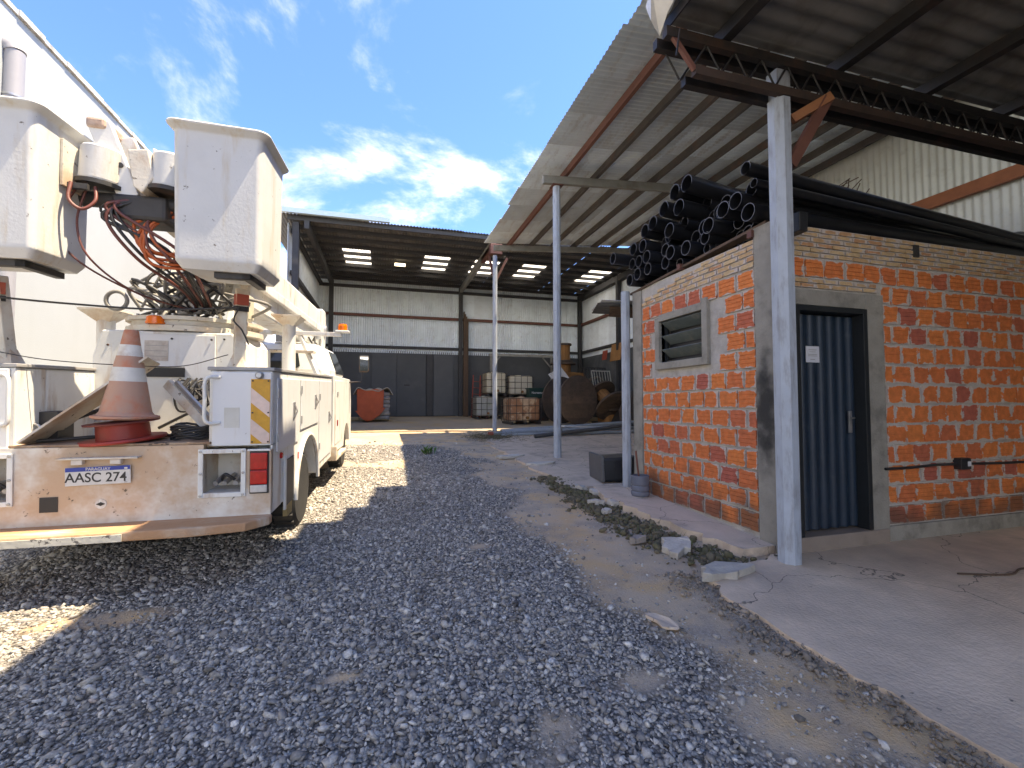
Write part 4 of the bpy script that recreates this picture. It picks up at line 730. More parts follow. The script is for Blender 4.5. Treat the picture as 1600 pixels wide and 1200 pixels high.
# wooden cable drums
def drum(label, loc, R1, r, L, eul, m1=woodg, m2=woodt, hole=.06, R2=None):
    t_ = thing('cable_drum', label, 'cable drum', loc, 'wooden cable drums in the store', eul, local=True); R2 = R2 or R1
    for s, rr_ in ((-1, R1), (1, R2)):
        o = MB().lathe([(hole, -.035), (rr_, -.035), (rr_, .035), (hole, .035), (hole, -.035)], 40, Matrix.Translation((0, 0, s*L/2)), False).build('flange', m1, t_)
        nb = 7
        for k in range(nb):                          # flange boards, each with its own edges
            y0 = -rr_+2*rr_*k/nb+.006; y1 = -rr_+2*rr_*(k+1)/nb-.006; q = [(math.sqrt(max(0, rr_*rr_-yv*yv))-.01, yv) for yv in np.linspace(y0, y1, 6)]
            poly = q + [(-a_, b_) for a_, b_ in q[::-1]]
            MB().prism(poly, 'z', s*(L/2+.0352), s*(L/2+.048)).build('board', m1, o)
        for a_ in range(6): MB().lathe([(.022, 0), (.022, .018), (0, .02)], 8, Matrix.Translation((r*.8*math.cos(a_*1.047), r*.8*math.sin(a_*1.047), s*(L/2+.048))) @ (Matrix() if s > 0 else Matrix.Rotation(math.pi, 4, 'X'))).build('bolt', darkm, o)
    for k in range(16):
        a_ = 2*math.pi*k/16; MB().obox((r*math.cos(a_), r*math.sin(a_), 0), (.03, 2*math.pi*r/16-.006, L-.07), (0, 0, a_)).build('stave', m2, t_)
    return t_
zf = lambda y: gz(y)+.038
drum('largest dark wooden cable drum standing on its rims behind the grey post', (7.05, 16.4, zf(16.4)+.95),   .95, .5, 1.05, (math.pi/2, 0, R(16)), woodg, mat('dark_stave', (.085, .066, .055), .85, .25, 5, .3, 30, dirt=(.05, .04, .035), damt=.4))
drum('tilted cable drum with tan core leaning beside the largest drum', (8.55, 16.2, zf(16.3)+.98), .70, .25, .78, (R(-50), 0, R(14)), R2=.62)
drum('bottom wide drum of the drum tower in the warehouse corner', (8.0, 19.6, zf(19.6)+.85), .62, .52, 1.6, (0, 0, 0))
drum('small drum crowning the tower in the warehouse corner', (8.15, 19.6, zf(19.6)+3.05), .42, .27, .78, (0, 0, .4), R2=.36)
drum('middle drum of the tower with board piles around it', (8.1, 19.6, zf(19.6)+2.14), .60, .34, .78, (0, 0, .9))
for k in range(7): tag(MB().obox((8.3+.02*(k % 3), 19.05+.01*k, zf(19.6)+1.72+.062*k), (1.25-.05*(k % 4), .3, .045), (0, R(3), .06*k-.2)).build('timber_plank', woodt, bev=.004), 'short tan board stacked flat against the drum tower', 'plank', 'boards on the drum tower')
drum('dark drum standing on edge behind the largest drum', (8.15, 17.9, zf(17.9)+.72), .72, .4, .7, (math.pi/2, 0, R(-25)))
drum('low drum lying flat under the tilted drum', (8.75, 16.55, zf(16.5)+.30), .62, .34, .52, (0, 0, 0))
drum('small dark drum right of the tilted one near the shed', (9.3, 15.6, zf(15.6)+.45), .45, .2, .5, (math.pi/2, R(8), R(35)))
for k in range(5): tag(MB().obox((7.35+.03*k, 18.8-.05*k, zf(18.8)+.9+.02*k), (.10, .05, 2.0-.15*k), (R(-10), R(6-3*k), 0)).build('timber_plank', brownwood, bev=.004), ('tallest', 'second', 'third', 'fourth', 'shortest')[k]+' loose timber leaning behind the large drum', 'plank', 'timbers behind the large drum')
me_ = withmat(wave_sheet(.8, .95, .11, .013), whiteb); tag(inst('corrugated_sheet', me_, None, (7.1, 17.35, zf(17)+1.25), (R(62), R(-25), R(20))), 'white corrugated offcut leaning behind the largest drum', 'sheet')
cl = MB()
for k in range(9): cl.tube([(9.0+.02*k+(.42-.015*k)*math.cos(a), 18.2+.1*math.sin(2*a+k), zf(18)+1.55+.05*k*.3+(.34-.01*k)*math.sin(a)) for a in np.linspace(0, 6.1, 22)], .026, 6)
tag(cl.build('cable_coil', mat('tan_cable', (.13, .10, .075), .7, .3, 5, .1)), 'rough brown coil of cable behind the tilted drum', 'coil')
cl = MB()
for k in range(7): cl.tube([(9.25+.05*math.sin(k), 16.9-.04*k, zf(16)+.8+.0*k) + np.array((.0, 0, 0)) if False else (9.15+(.34+.01*k)*math.cos(a), 16.6-.05*k, zf(16)+.78+(.30+.012*k)*math.sin(a)) for a in np.linspace(0, 6.28, 22)], .024, 6)
tag(cl.build('cable_coil', mat('yellow_cable', (.24, .17, .06), .7, .3, 5, .1)), 'yellowish hanging coil of cable right of the tilted drum', 'coil')
def grille(label, x, y, z, w, h, n, tilt, rz, m):
    t_ = thing('metal_grille', label, 'grille', (x, y, z), 'metal grilles leaning in the store', (tilt, 0, rz), local=True)
    fr_ = MB(); fr_.box(0, w, -.02, .02, 0, .04); fr_.box(0, w, -.02, .02, h-.04, h); fr_.box(0, .04, -.021, .021, 0, h); fr_.box(w-.04, w, -.021, .021, 0, h); fr_.build('frame', m, t_)
    for k in range(1, n): MB().box(w*k/n-.014, w*k/n+.014, -.014, .014, .04, h-.04).build('bar', m, t_)
grille('pale painted grille leaning on the dark frame in right corner', 8.75, 17.6, zf(17.6)+.9, .95, 1.35, 7, R(-14), R(4), mat('pale_grille', (.34, .35, .32), .6, .15, 5, .1))
grille('dark frame grille leaning against the right side wall', 8.7, 18.3, zf(18.3)+.3, 1.15, 2.1, 8, R(-9), R(3), hangpurl)
grille('low dark grille leaning nearest the shed corner', 8.9, 15.4, zf(15.4), 1.0, 1.1, 6, R(-40), R(-20), hangpurl)
tag(MB().obox((9.55, 18.2, 3.55), (.04, .42, .42), (0, R(8), 0)).build('board', redpaint, bev=.005), 'small dark red board hung on the right side wall', 'board'); tag(MB().obox((9.62, 17.3, 3.6), (.04, .9, .75), (0, R(8), 0)).build('board', woodt, bev=.005), 'brown plywood board on the right side wall', 'board')
tag(MB().add([(8.9, 14.6, zf(14.6)), (9.7, 14.6, zf(14.6)), (9.7, 16.3, zf(16)), (8.7, 16.3, zf(16)), (9.35, 14.7, 1.7), (9.7, 14.7, 1.9), (9.7, 16.0, 2.0), (9.2, 16.0, 1.6)], [(0, 3, 2, 1), (4, 5, 6, 7), (0, 1, 5, 4), (1, 2, 6, 5), (2, 3, 7, 6), (3, 0, 4, 7)]).build('scrap_heap', darkm, bev=.05), 'dark heap of scrap under a cover in the right corner', 'scrap')
# portal frame behind the tanks
pf = thing('portal_stand', 'pale grey portal frame standing behind the tanks', 'frame', (6.2, 20.6, zf(20.6)))
MB().box(4.75, 7.95, 20.55, 20.65, 3.62, 3.74).build('crossbar', beamgrey, pf, .005)
for x_ in (4.8, 7.85): MB().box(x_, x_+.1, 20.552, 20.648, zf(20.6), 3.62).build('upright', beamgrey, pf, .005)
MB().bar((4.9, 20.6, 3.15), (5.3, 20.6, 3.6), .05, .06).build('brace', beamgrey, pf); MB().bar((7.85, 20.6, 3.15), (7.45, 20.6, 3.6), .05, .06).build('brace', beamgrey, pf)
# red ladder and rack by the planks
def ladder(label, x, y, h, lean, m):
    t_ = thing('ladder', label, 'ladder', (x, y, zf(y)), 'red ladders by the back wall', (R(-lean), R(4), 0), local=True)
    for s in (0, .34): MB().box(s-.02, s+.02, -.03, .03, 0, h).build('rail', m, t_)
    for k in range(int(h/.3)): MB().tube([(.02, 0, .2+.3*k), (.32, 0, .2+.3*k)], .012, 6).build('rung', m, t_)
ladder('taller red ladder leaning by the planks at the back wall', 3.88, 20.4, 2.0, 8, redpaint); ladder('shorter red ladder leaning beside the pale tank', 4.28, 20.5, 1.55, 4, redpaint)
# cement bags under an orange tarp
bs = 0
for row in range(7):
    for c_ in range(2):
        for s in range(2):
            mb = MB().obox((-.62+.56*c_+random.uniform(-.03, .03), 18.75+.48*s, zf(18.9)+.16+.155*row), (.58, .46, .15), (random.uniform(-.04, .04), random.uniform(-.04, .04), random.uniform(-.08, .08)))
            o = mb.build('cement_bag', bagm, bev=.05); tag(o, 'grey paper cement bag in the stack under the canvas beyond the truck' if row < 6 else 'top layer cement bag just under the pale canvas beyond truck', 'bag', 'stacked cement bags')
def cloth(name, label, fn, nu, nv, m, th=.012):
    vs = [fn(i/(nu-1), j/(nv-1)) for j in range(nv) for i in range(nu)]; mb = MB(); mb.add(vs, [(j*nu+i, j*nu+i+1, (j+1)*nu+i+1, (j+1)*nu+i) for j in range(nv-1) for i in range(nu-1)], True)
    o = mb.build(name, m); md = o.modifiers.new('thick', 'SOLIDIFY'); md.thickness = th; return tag(o, label, 'sheet' if 'canvas' in name else 'tarp')
zt = zf(18.9)+1.17
def fcan(u, v):
    x_ = -1.15+1.5*u; y_ = 18.35+1.1*v; e = max(0, abs(u-.5)-.40)*2.2; return (x_, y_, zt+.10+.05*math.sin(9*u+4*v)+.035*math.sin(17*u-5*v)-e*.9)
cloth('canvas', 'pale crumpled canvas over the stack of cement bags', fcan, 24, 16, canvas, .03)
def ftarp(u, v):
    a = v*1.75; x_ = -1.02+1.02*u+.10*math.sin(5*v+3*u)*v*.6; y_ = 18.42-.02*u-.05*math.sin(10*u)*v-.05*v; z_ = zt+.10-min(a, 1.15*(.62+.45*abs(math.sin(2.9*u+.25))))+.02*math.sin(12*u); return (x_, y_, z_)
cloth('orange_tarp', 'orange red tarp hanging down the front of the cement bag stack', ftarp, 26, 18, tarp, .01)
# conduit lengths on the floor
PV = [((3.05, 13.05, .06), (8.6, 13.95, .10), .055, 'longest grey conduit with red capped end nearest the far post'), ((3.55, 13.6, .06), (9.2, 14.1, .14), .055, 'grey conduit behind the red capped one'), ((4.2, 12.3, .05), (8.8, 13.5, .30), .06, 'dark grey conduit crossing in front, its open end nearest'), ((3.6, 13.9, .05), (9.2, 14.35, .26), .06, 'upper grey conduit resting on the pile, farthest back'), ((5.2, 12.75, .05), (8.9, 13.1, .06), .05, 'thin grey conduit lying flat right of the middle post'), ((3.3, 12.75, .05), (6.4, 13.3, .05), .035, 'thin pale conduit in front of the red capped one'), ((5.4, 13.2, .12), (9.1, 13.7, .12), .055, 'grey conduit in the middle of the floor pile')]
for k, (a_, b_, r_, lb) in enumerate(PV):
    A = Vector(a_) + Vector((0, 0, zf(a_[1]))); B = Vector(b_) + Vector((0, 0, zf(b_[1])))
    mid = (A+B)/2 - Vector((0, 0, .01)); o = MB().tube([A, (A*3+B)/4, mid, (A+B*3)/4, B], r_, 14).build('conduit_length', pvc if k != 2 else mat('dark_conduit', (.09, .09, .09), .6, .2, 5, .05), None); tag(o, lb, 'pipe', 'conduits lying on the store floor')
    if k == 0: MB().tube([A-Vector((.05, .008, 0)), A+Vector((.09, .015, 0))], r_*1.12, 14).build('red_cap', redpaint, o)
    else: MB().tube([A-Vector((.004, 0, 0)), A+Vector((.02, 0, 0))], r_*.8, 14).build('bore', ink_hole, o)
tag(MB().obox((6.1, 13.6, zf(13.6)+.17), (1.3, .5, .05), (0, .06, .2)).build('plastic_sheet', whiteb, bev=.02), 'crumpled white plastic on the conduit pile', 'plastic')
st = MB()
for k in range(420):
    a_ = Vector((3.02+random.gauss(0, .38), 12.7+random.gauss(0, .4), 0)); a_.z = zf(a_.y)-.01; d_ = Vector((random.gauss(0, .14), random.gauss(0, .14), abs(random.gauss(0, .07)))); st.tube([a_, a_+d_*.6+Vector((0, 0, .02)), a_+d_], .004, 3, cap=False)
tag(st.build('dry_grass', strawm), 'dry grass tuft lying by the foot of the far post', 'grass', kind='stuff')
wd_ = thing('weed', 'small green weed growing in the far edge of the gravel', 'plant', (.95, 10.2, gz(10.2)))
for k in range(26):
    a_ = random.uniform(0, 6.28); l_ = random.uniform(.08, .2); h_ = random.uniform(.04, .2); b_ = Vector((.95+random.gauss(0, .07), 10.2+random.gauss(0, .07), gz(10.2))); tip = b_+Vector((l_*math.cos(a_), l_*math.sin(a_), h_)); sd_ = Vector((-math.sin(a_), math.cos(a_), 0))*.028
    m_ = (b_+tip)/2+Vector((0, 0, .04)); MB().add([b_, m_-sd_, tip, m_+sd_], [(0, 1, 2, 3)]).build('leaf', weedm, wd_)

# ================================================================ BUCKET TRUCK (local frame: x right, y forward, z up, origin under the tail)
TP = R(2.0)
tk = thing('bucket_truck', 'old white utility bucket truck with two lift buckets, rear to the camera', 'truck', (-2.05, 4.15, .046), rot=(TP, 0, R(-2)), local=True)
def P(mb, name, m=paint, par=None, bev=0): return mb.build(name, m, par or tk, bev)
def side_prof(y1, top0, top1):
    pr_ = [(.29, .50), (.29, top0)] + [(y1, top1), (y1, .46)]
    cyc, cz_, ra, rb = 1.42, .36, .60, .62; arc = [(cyc+ra*math.cos(a), cz_+rb*math.sin(a)) for a in np.linspace(R(8), R(172), 18)]
    return pr_ + arc
for sx0, sx1 in ((.72, 1.18), (-.98, -.52)):
    P(MB().prism(side_prof(3.2, 1.655, 1.655), 'x', sx0, sx1), 'side_body', paint, bev=.018)
    P(MB().box(sx0, sx1, .0, .288, 1.055, 1.655), 'tail_cabinet', paint, bev=.01)
    so_ = sx1-.014 if sx0 > 0 else sx0; P(MB().box(so_, so_+.014, .0, .288, .50, 1.053), 'tail_skin', paint)
    P(MB().box(sx0-.012, sx1+.012, -.012, 3.21, 1.657, 1.685), 'body_top', mat('grey_trim', (.30, .30, .30), .5, .15, 6, .05, 40, dirt=(.18, .13, .1), damt=.3), bev=.006)
# cabinet doors on the right flank: thin panels standing proud
for ya, yb, za, zb in ((.10, .92, .98, 1.60), (1.02, 2.04, 1.08, 1.60), (2.10, 3.10, .56, 1.60)):
    d_ = P(MB().box(1.181, 1.194, ya, yb, za, zb), 'cabinet_door', paint_clean, bev=.004)
    P(MB().box(1.195, 1.203, yb-.28, yb-.20, (za+zb)/2-.07, (za+zb)/2+.09), 'latch', chrome, d_, .003); P(MB().tube([(1.205, yb-.24, (za+zb)/2-.05), (1.225, yb-.24, (za+zb)/2), (1.205, yb-.24, (za+zb)/2+.06)], .007, 6), 'latch_handle', chrome, d_)
    for q in (.2, .8): P(MB().tube([(1.197, ya+.004, za+(zb-za)*q-.04), (1.197, ya+.004, za+(zb-za)*q+.04)], .008, 6), 'hinge', chrome, d_)
arch = MB(); arch.tube([(1.19, 1.42+.61*math.cos(a), .36+.63*math.sin(a)) for a in np.linspace(R(4), R(176), 22)], .022, 8); P(arch, 'arch_trim', paint)
P(MB().box(1.182, 1.19, .93, 1.0, .80, .86), 'side_reflector', redlens); P(MB().lathe([(.028, 0), (.028, .012), (.02, .02), (0, .02)], 14, Matrix.Translation((1.18, .26, .93)) @ Matrix.Rotation(math.pi/2, 4, 'Y')), 'side_lamp', redlens)
P(MB().box(1.12, 1.16, .62, .80, .30, .78), 'mud_flap', mat('mud_flap', (.36, .27, .13), .8, .2, 5, .1)); P(MB().box(1.181, 1.188, .42, .74, .44, .86), 'fuel_recess', ink_hole)
P(MB().box(1.178, 1.196, .38, .42, .42, .90), 'recess_trim', paint)
def wheel(x, y, r, w, side):
    M_ = Matrix.Translation((x, y, r)) @ Matrix.Rotation(math.pi/2*side, 4, 'Y')
    o = P(MB().lathe([(r*.58, -w/2), (r*.9, -w/2), (r, -w*.36), (r, w*.36), (r*.9, w/2), (r*.58, w/2)], 36, M_), 'tyre', rubber); o.name = 'wheel'
    P(MB().lathe([(r*.60, -w*.3), (r*.60, w*.42), (r*.55, w*.42), (r*.5, w*.15), (r*.28, w*.1), (r*.22, w*.42), (0, w*.45)], 28, M_), 'rim', paint_dirty, o)
    for k in range(24):
        a = 2*math.pi*k/24; P(MB().obox((x+side*0, y+r*math.cos(a), r+r*math.sin(a)), (w*.8, .035, .02), (a, 0, 0)), 'tread_block', rubber, o)
wheel(1.02, 1.38, .40, .24, 1); wheel(.74, 1.38, .40, .22, 1); wheel(-.82, 1.38, .40, .24, -1); wheel(1.02, 5.0, .40, .24, 1); wheel(-.82, 5.0, .40, .24, -1)
P(MB().box(-.40, .60, .1, 5.6, .52, .74), 'chassis', darkm); P(MB().tube([(-.8, 1.38, .4), (1.0, 1.38, .4)], .08, 10), 'axle', darkm); P(MB().box(-.9, 1.08, .3, 5.3, .40, .50), 'underbody_shade_box', darkm)  # dark box added between the wheels to deepen the shade below
P(MB().box(-.9, 1.1, .35, 3.2, .86, 1.0), 'deck_floor', paint_dirty)
# rear apron, deck and step bumper
ra = MB()
RX0, RX1, RZ0, RZ1 = .70, .965, .69, 1.0           # right recess
LX0, LX1 = -.80, -.535
for x0, x1, z0, z1 in ((-.98, LX0, .50, 1.07), (LX1, RX0, .50, 1.07), (RX1, 1.18, .50, 1.02), (LX0, LX1, .50, RZ0), (LX0, LX1, RZ1, 1.07), (RX0, RX1, .50, RZ0), (RX0, RX1, RZ1, 1.02)): ra.box(x0, x1, -.035, .03, z0, z1)
P(ra, 'rear_apron', mat('apron_paint', (.66, .635, .575), .5, .08, 4, .08, 50, dirt=(.44, .25, .125), damt=.56, dscale=1.6, spots=((.10, .07, .05), 12, .64), rnd=.02))
for x0, x1 in ((RX0, RX1), (LX0, LX1)):
    rc_ = P(MB().box(x0-.03, x1+.03, .26, .28, RZ0-.03, RZ1+.03), 'recess_back', paint_dirty)
    f2 = MB(); e_ = .035
    for a0, a1, b0, b1 in ((x0-e_, x0, RZ0-e_, RZ1+e_), (x1, x1+e_, RZ0-e_, RZ1+e_), (x0, x1, RZ1, RZ1+e_), (x0, x1, RZ0-e_, RZ0)): f2.box(a0, a1, -.048, -.036, b0, b1)
    P(f2, 'recess_frame', paint, rc_, .003)
    for bx_, bz_ in ((x0-.017, RZ0-.017), (x1+.017, RZ0-.017), (x0-.017, RZ1+.017), (x1+.017, RZ1+.017), (x0-.017, .845), (x1+.017, .845)): P(MB().lathe([(.011, 0), (.011, .006), (0, .008)], 8, Matrix.Translation((bx_, -.048, bz_)) @ Matrix.Rotation(math.pi/2, 4, 'X')), 'bolt', chrome, rc_)
    in_ = MB(); in_.box(x0-.01, x0, -.0, .26, RZ0, RZ1); in_.box(x1, x1+.01, 0, .26, RZ0, RZ1); in_.box(x0, x1, 0, .26, RZ0-.01, RZ0); in_.box(x0, x1, 0, .26, RZ1, RZ1+.01); P(in_, 'recess_lining', paint_dirty, rc_)
    for k in range(3):
        xx_ = x0+.06+.07*k; P(MB().tube([(xx_, .24, .78), (xx_+.01, .10, .77), (xx_+random.uniform(-.02, .02), .03, .75)], .02, 8), 'coupling', chrome, rc_)
    P(MB().tube(bez([(x0+.08, .1, .76), (x0+.13, .04, .82), (x0+.2, .08, .76), (x0+.22, .2, .74)]), .012, 8), 'coupling_hose', hosek, rc_)
P(MB().box(-.54, .74, -.03, .45, 1.072, 1.09), 'deck_edge', mat('rusty_deck', (.40, .29, .20), .8, .2, 5, .2, 40, dirt=(.20, .10, .05), damt=.6, dscale=3, spots=((.05, .04, .035), 9, .6)), bev=.004)
bm = MB(); bm.prism([(-1.0, -.02), (-.98, -.24), (-.6, -.30), (.7, -.30), (1.06, -.24), (1.19, -.10), (1.19, -.02)], 'z', .43, .50); bmp = P(bm, 'bumper', mat('bumper_paint', (.50, .44, .36), .7, .15, 5, .25, 40, dirt=(.42, .20, .085), damt=.72, dscale=2.2, stretch=(.7, 3, 1), spots=((.09, .07, .055), 11, .66), rnd=.02), bev=.012)
P(MB().box(-.95, .30, -.312, -.302, .435, .485), 'step_strip', mat('chipped_strip', (.52, .50, .43), .6, .15, 6, .15, 40, spots=((.12, .11, .10), 18, .56)), bmp)
P(MB().box(-.345, -.235, -.04, -.0355, .60, .71), 'drain_hole', ink_hole); 
P(MB().lathe([(.036, 0), (.036, .004), (0, .005)], 20, Matrix.Translation((.03, -.0355, .645)) @ Matrix.Rotation(math.pi/2, 4, 'X')), 'emblem_disc', paint); P(MB().prism([(.0, .645), (.03, .63), (.06, .645), (.03, .66)], 'y', -.0425, -.0405), 'emblem_diamond', ink_hole)
# number plate
pl = P(MB().obox((.02, -.052, .86), (.41, .006, .135), (0, R(-1.5), 0)), 'number_plate', platew, bev=.002)
P(MB().obox((.0195, -.0565, .9115), (.404, .002, .030), (0, R(-1.5), 0)), 'plate_band', plateb, pl)
text('PARAGUAY', .030, 'plate_country', platew, pl, (.02, -.0580, .9005), (math.pi/2, R(-1.5)*0, 0)); text('AASC 274', .098, 'plate_number', ink_hole, pl, (.008, -.0556, .815), (math.pi/2, 0, 0), sx=.92)
P(MB().box(.185, .205, -.0582, -.0576, .905, .918), 'plate_flag', platew, pl); P(MB().box(.185, .205, -.0560, -.0552, .803, .811), 'plate_code', greyink, pl)
P(MB().box(-.22, .29, -.10, -.04, .985, .998), 'plate_shelf', paint_dirty, bev=.003); P(MB().box(-.20, .27, -.03, -.02, .94, .985), 'plate_cavity', ink_hole)
for x_ in (-.10, .14): P(MB().box(x_-.035, x_+.035, -.085, -.045, .945, .983), 'plate_lamp', whitelens, bev=.006)
# tail lamps + striped reflectors + handles + cabinets' rear panels
for sgn, cx_ in ((1, 1.095), (-1, -.895)):
    P(MB().box(cx_-.345 if sgn > 0 else cx_-.08, cx_+.08 if sgn > 0 else cx_+.345, -.022, .0, 1.055, 1.645), 'rear_panel', paint_clean, bev=.006)
    hz = P(MB().box(cx_-.068, cx_+.072, -.046, -.036, .672, 1.012), 'lamp_housing', blackp, bev=.004)
    for z0, z1, m_ in ((.865, 1.0, redlens), (.748, .86, redlens), (.684, .743, whitelens)): P(MB().box(cx_-.060, cx_+.064, -.064, -.047, z0, z1), 'lens', m_, hz, .008)
    P(MB().box(cx_-.08, cx_+.085, -.06, -.036, 1.016, 1.03), 'lamp_shade', paint, hz)
    rf = P(MB().box(cx_-.068, cx_+.072, -.030, -.0225, 1.07, 1.59), 'hazard_board', yellowr)
    for k in range(2):
        zc_ = 1.15+.25*k; P(MB().prism([(cx_-.066, zc_), (cx_-.066, zc_+.12), (cx_+.07, zc_), (cx_+.07, zc_-.12+.0)] if zc_-.12 > 1.071 else [(cx_-.066, zc_), (cx_-.066, zc_+.12), (cx_+.07, zc_), (cx_+.07, 1.073), (cx_+.02, 1.073)], 'y', -.0325, -.0305), 'stripe', pinkr, rf)
    for a_, b_ in ((-.055, 1.085), (.06, 1.085), (-.055, 1.575), (.06, 1.575), (-.055, 1.32), (.06, 1.32)): P(MB().lathe([(.007, 0), (.007, .006), (0, .007)], 8, Matrix.Translation((cx_+a_, -.0325, b_)) @ Matrix.Rotation(math.pi/2, 4, 'X')), 'rivet', darkm, rf)
    hx = cx_-.35*sgn; P(MB().tube(bez([(hx+.06*sgn, -.02, 1.24), (hx+.0*sgn, -.06, 1.24), (hx-.03*sgn, -.07, 1.28), (hx-.03*sgn, -.07, 1.42), (hx-.03*sgn, -.07, 1.56), (hx+.0*sgn, -.06, 1.60), (hx+.06*sgn, -.02, 1.60)], 5), .014, 8), 'grab_handle', paint)
P(MB().box(.835, .945, -.0245, -.0225, 1.20, 1.36), 'data_label', mat('faded_label', (.52, .52, .49), .6, .1, 12, .02, dirt=(.42, .40, .34), damt=.3)); P(MB().lathe([(.03, 0), (.03, .03), (.02, .04), (0, .04)], 14, Matrix.Translation((1.09, -.022, 1.62)) @ Matrix.Rotation(math.pi/2, 4, 'X')), 'lock', chrome)
# cab
P(MB().prism([(3.26, .50), (3.26, 1.70), (5.55, 1.66), (5.72, 1.25), (5.74, .48), (5.47, .46)] + [(5.0+.47*math.cos(a), .36+.47*math.sin(a)) for a in np.linspace(R(12), R(168), 12)] + [(4.5, .46)], 'x', -1.0, 1.20), 'cab_body', paint, bev=.05)
gh = MB(); lo = [(-.92, 3.42), (1.12, 3.42), (1.12, 5.52), (-.92, 5.52)]; hi = [(-.76, 3.55), (.96, 3.55), (.96, 5.05), (-.76, 5.05)]
gh.add([(x, y, 1.68) for x, y in lo] + [(x, y, 2.20) for x, y in hi], [(0, 3, 2, 1), (4, 5, 6, 7), (0, 1, 5, 4), (1, 2, 6, 5), (2, 3, 7, 6), (3, 0, 4, 7)]); cabt = P(gh, 'cab_roof', paint, bev=.11)
def on_face(pts, name, m, push):   # thin panel laid on a face of the cab
    v = [Vector(p) for p in pts]; n_ = (v[1]-v[0]).cross(v[2]-v[0]).normalized()*push; mb = MB(); k = len(v); mb.add([p-n_*.5 for p in v]+[p+n_ for p in v], [tuple(range(k)), tuple(range(2*k-1, k-1, -1))]+[(i, (i+1) % k, k+(i+1) % k, k+i) for i in range(k)]); return P(mb, name, m, cabt, .004)
def lerp_face(u, v, a, b, c, d): A = Vector(a)*(1-u)+Vector(b)*u; B = Vector(d)*(1-u)+Vector(c)*u; return A*(1-v)+B*v
RB = ((-.92, 3.42, 1.68), (1.12, 3.42, 1.68), (.96, 3.55, 2.2), (-.76, 3.55, 2.2))
on_face([lerp_face(u, v, *RB) for u, v in ((.26, .22), (.76, .22), (.80, .30), (.80, .70), (.76, .78), (.26, .78), (.22, .7), (.22, .3))], 'rear_window', glassm, .012)
RS = ((1.12, 3.42, 1.68), (1.12, 5.52, 1.68), (.96, 5.05, 2.2), (.96, 3.55, 2.2))
on_face([lerp_face(u, v, *RS) for u, v in ((.42, .10), (.92, .10), (.88, .85), (.42, .85))], 'side_window', glassm, .012)
FS = ((1.12, 5.52, 1.68), (-.92, 5.52, 1.68), (-.76, 5.05, 2.2), (.96, 5.05, 2.2)); on_face([lerp_face(u, v, *FS) for u, v in ((.07, .08), (.93, .08), (.93, .9), (.07, .9))], 'windscreen', glassm, .012)
for k in range(5): P(MB().box(-.62+.3*k, -.48+.3*k, 3.62, 5.0, 2.198, 2.222), 'roof_rib', paint, cabt, .01)
P(MB().box(1.201, 1.212, 3.40, 4.30, .62, 1.62), 'cab_door', paint, bev=.006); P(MB().box(1.213, 1.222, 3.56, 3.64, .90, .99), 'door_reflector', redlens); P(MB().box(1.213, 1.225, 3.55, 3.68, 1.38, 1.44), 'door_badge', greyink)
P(MB().prism([(3.2, .40), (3.2, .62), (3.5, .44), (4.4, .44), (4.4, .38)], 'x', 1.0, 1.26), 'side_step', paint_dirty, bev=.01)
P(MB().tube([(1.14, 5.35, 1.6), (1.42, 5.45, 1.62), (1.45, 5.45, 1.9)], .014, 8), 'mirror_arm', darkm); mi_ = P(MB().obox((1.47, 5.45, 1.98), (.20, .07, .34), (0, 0, R(-12))), 'mirror', darkm, bev=.03); P(MB().obox((1.475, 5.412, 1.98), (.16, .004, .28), (0, 0, R(-12))), 'mirror_glass', mat('mirror_glass', (.75, .78, .8), .05, .02, 3, 0, metal=1), mi_)
# headboard frame with beacon bar
P(MB().box(-.95, 1.30, 3.22, 3.30, 2.29, 2.35), 'light_bar', paint, bev=.006)
for x_, tx in ((.25, -.05), (.72, 1.0)): P(MB().bar((x_, 3.26, 2.29), (tx, 3.1, 1.68), .05, .05), 'bar_strut', paint)
P(MB().box(.1, .95, 3.0, 3.24, 2.02, 2.045), 'boom_rest_plate', paint_dirty)
bp_ = P(MB().obox((1.32, 3.26, 2.365), (.20, .16, .03), (0, 0, 0)), 'beacon_plate', paint, bev=.008); bc = P(MB().lathe([(.068, 0), (.068, .07), (.058, .10), (0, .105)], 20, Matrix.Translation((1.32, 3.26, 2.381))), 'beacon', orangelens, bp_)
P(MB().lathe([(.075, 0), (.075, .02), (.068, .02), (.068, .06), (.05, .075), (0, .078)], 20, Matrix.Translation((-.04, .84, 2.105))), 'beacon', orangelens)
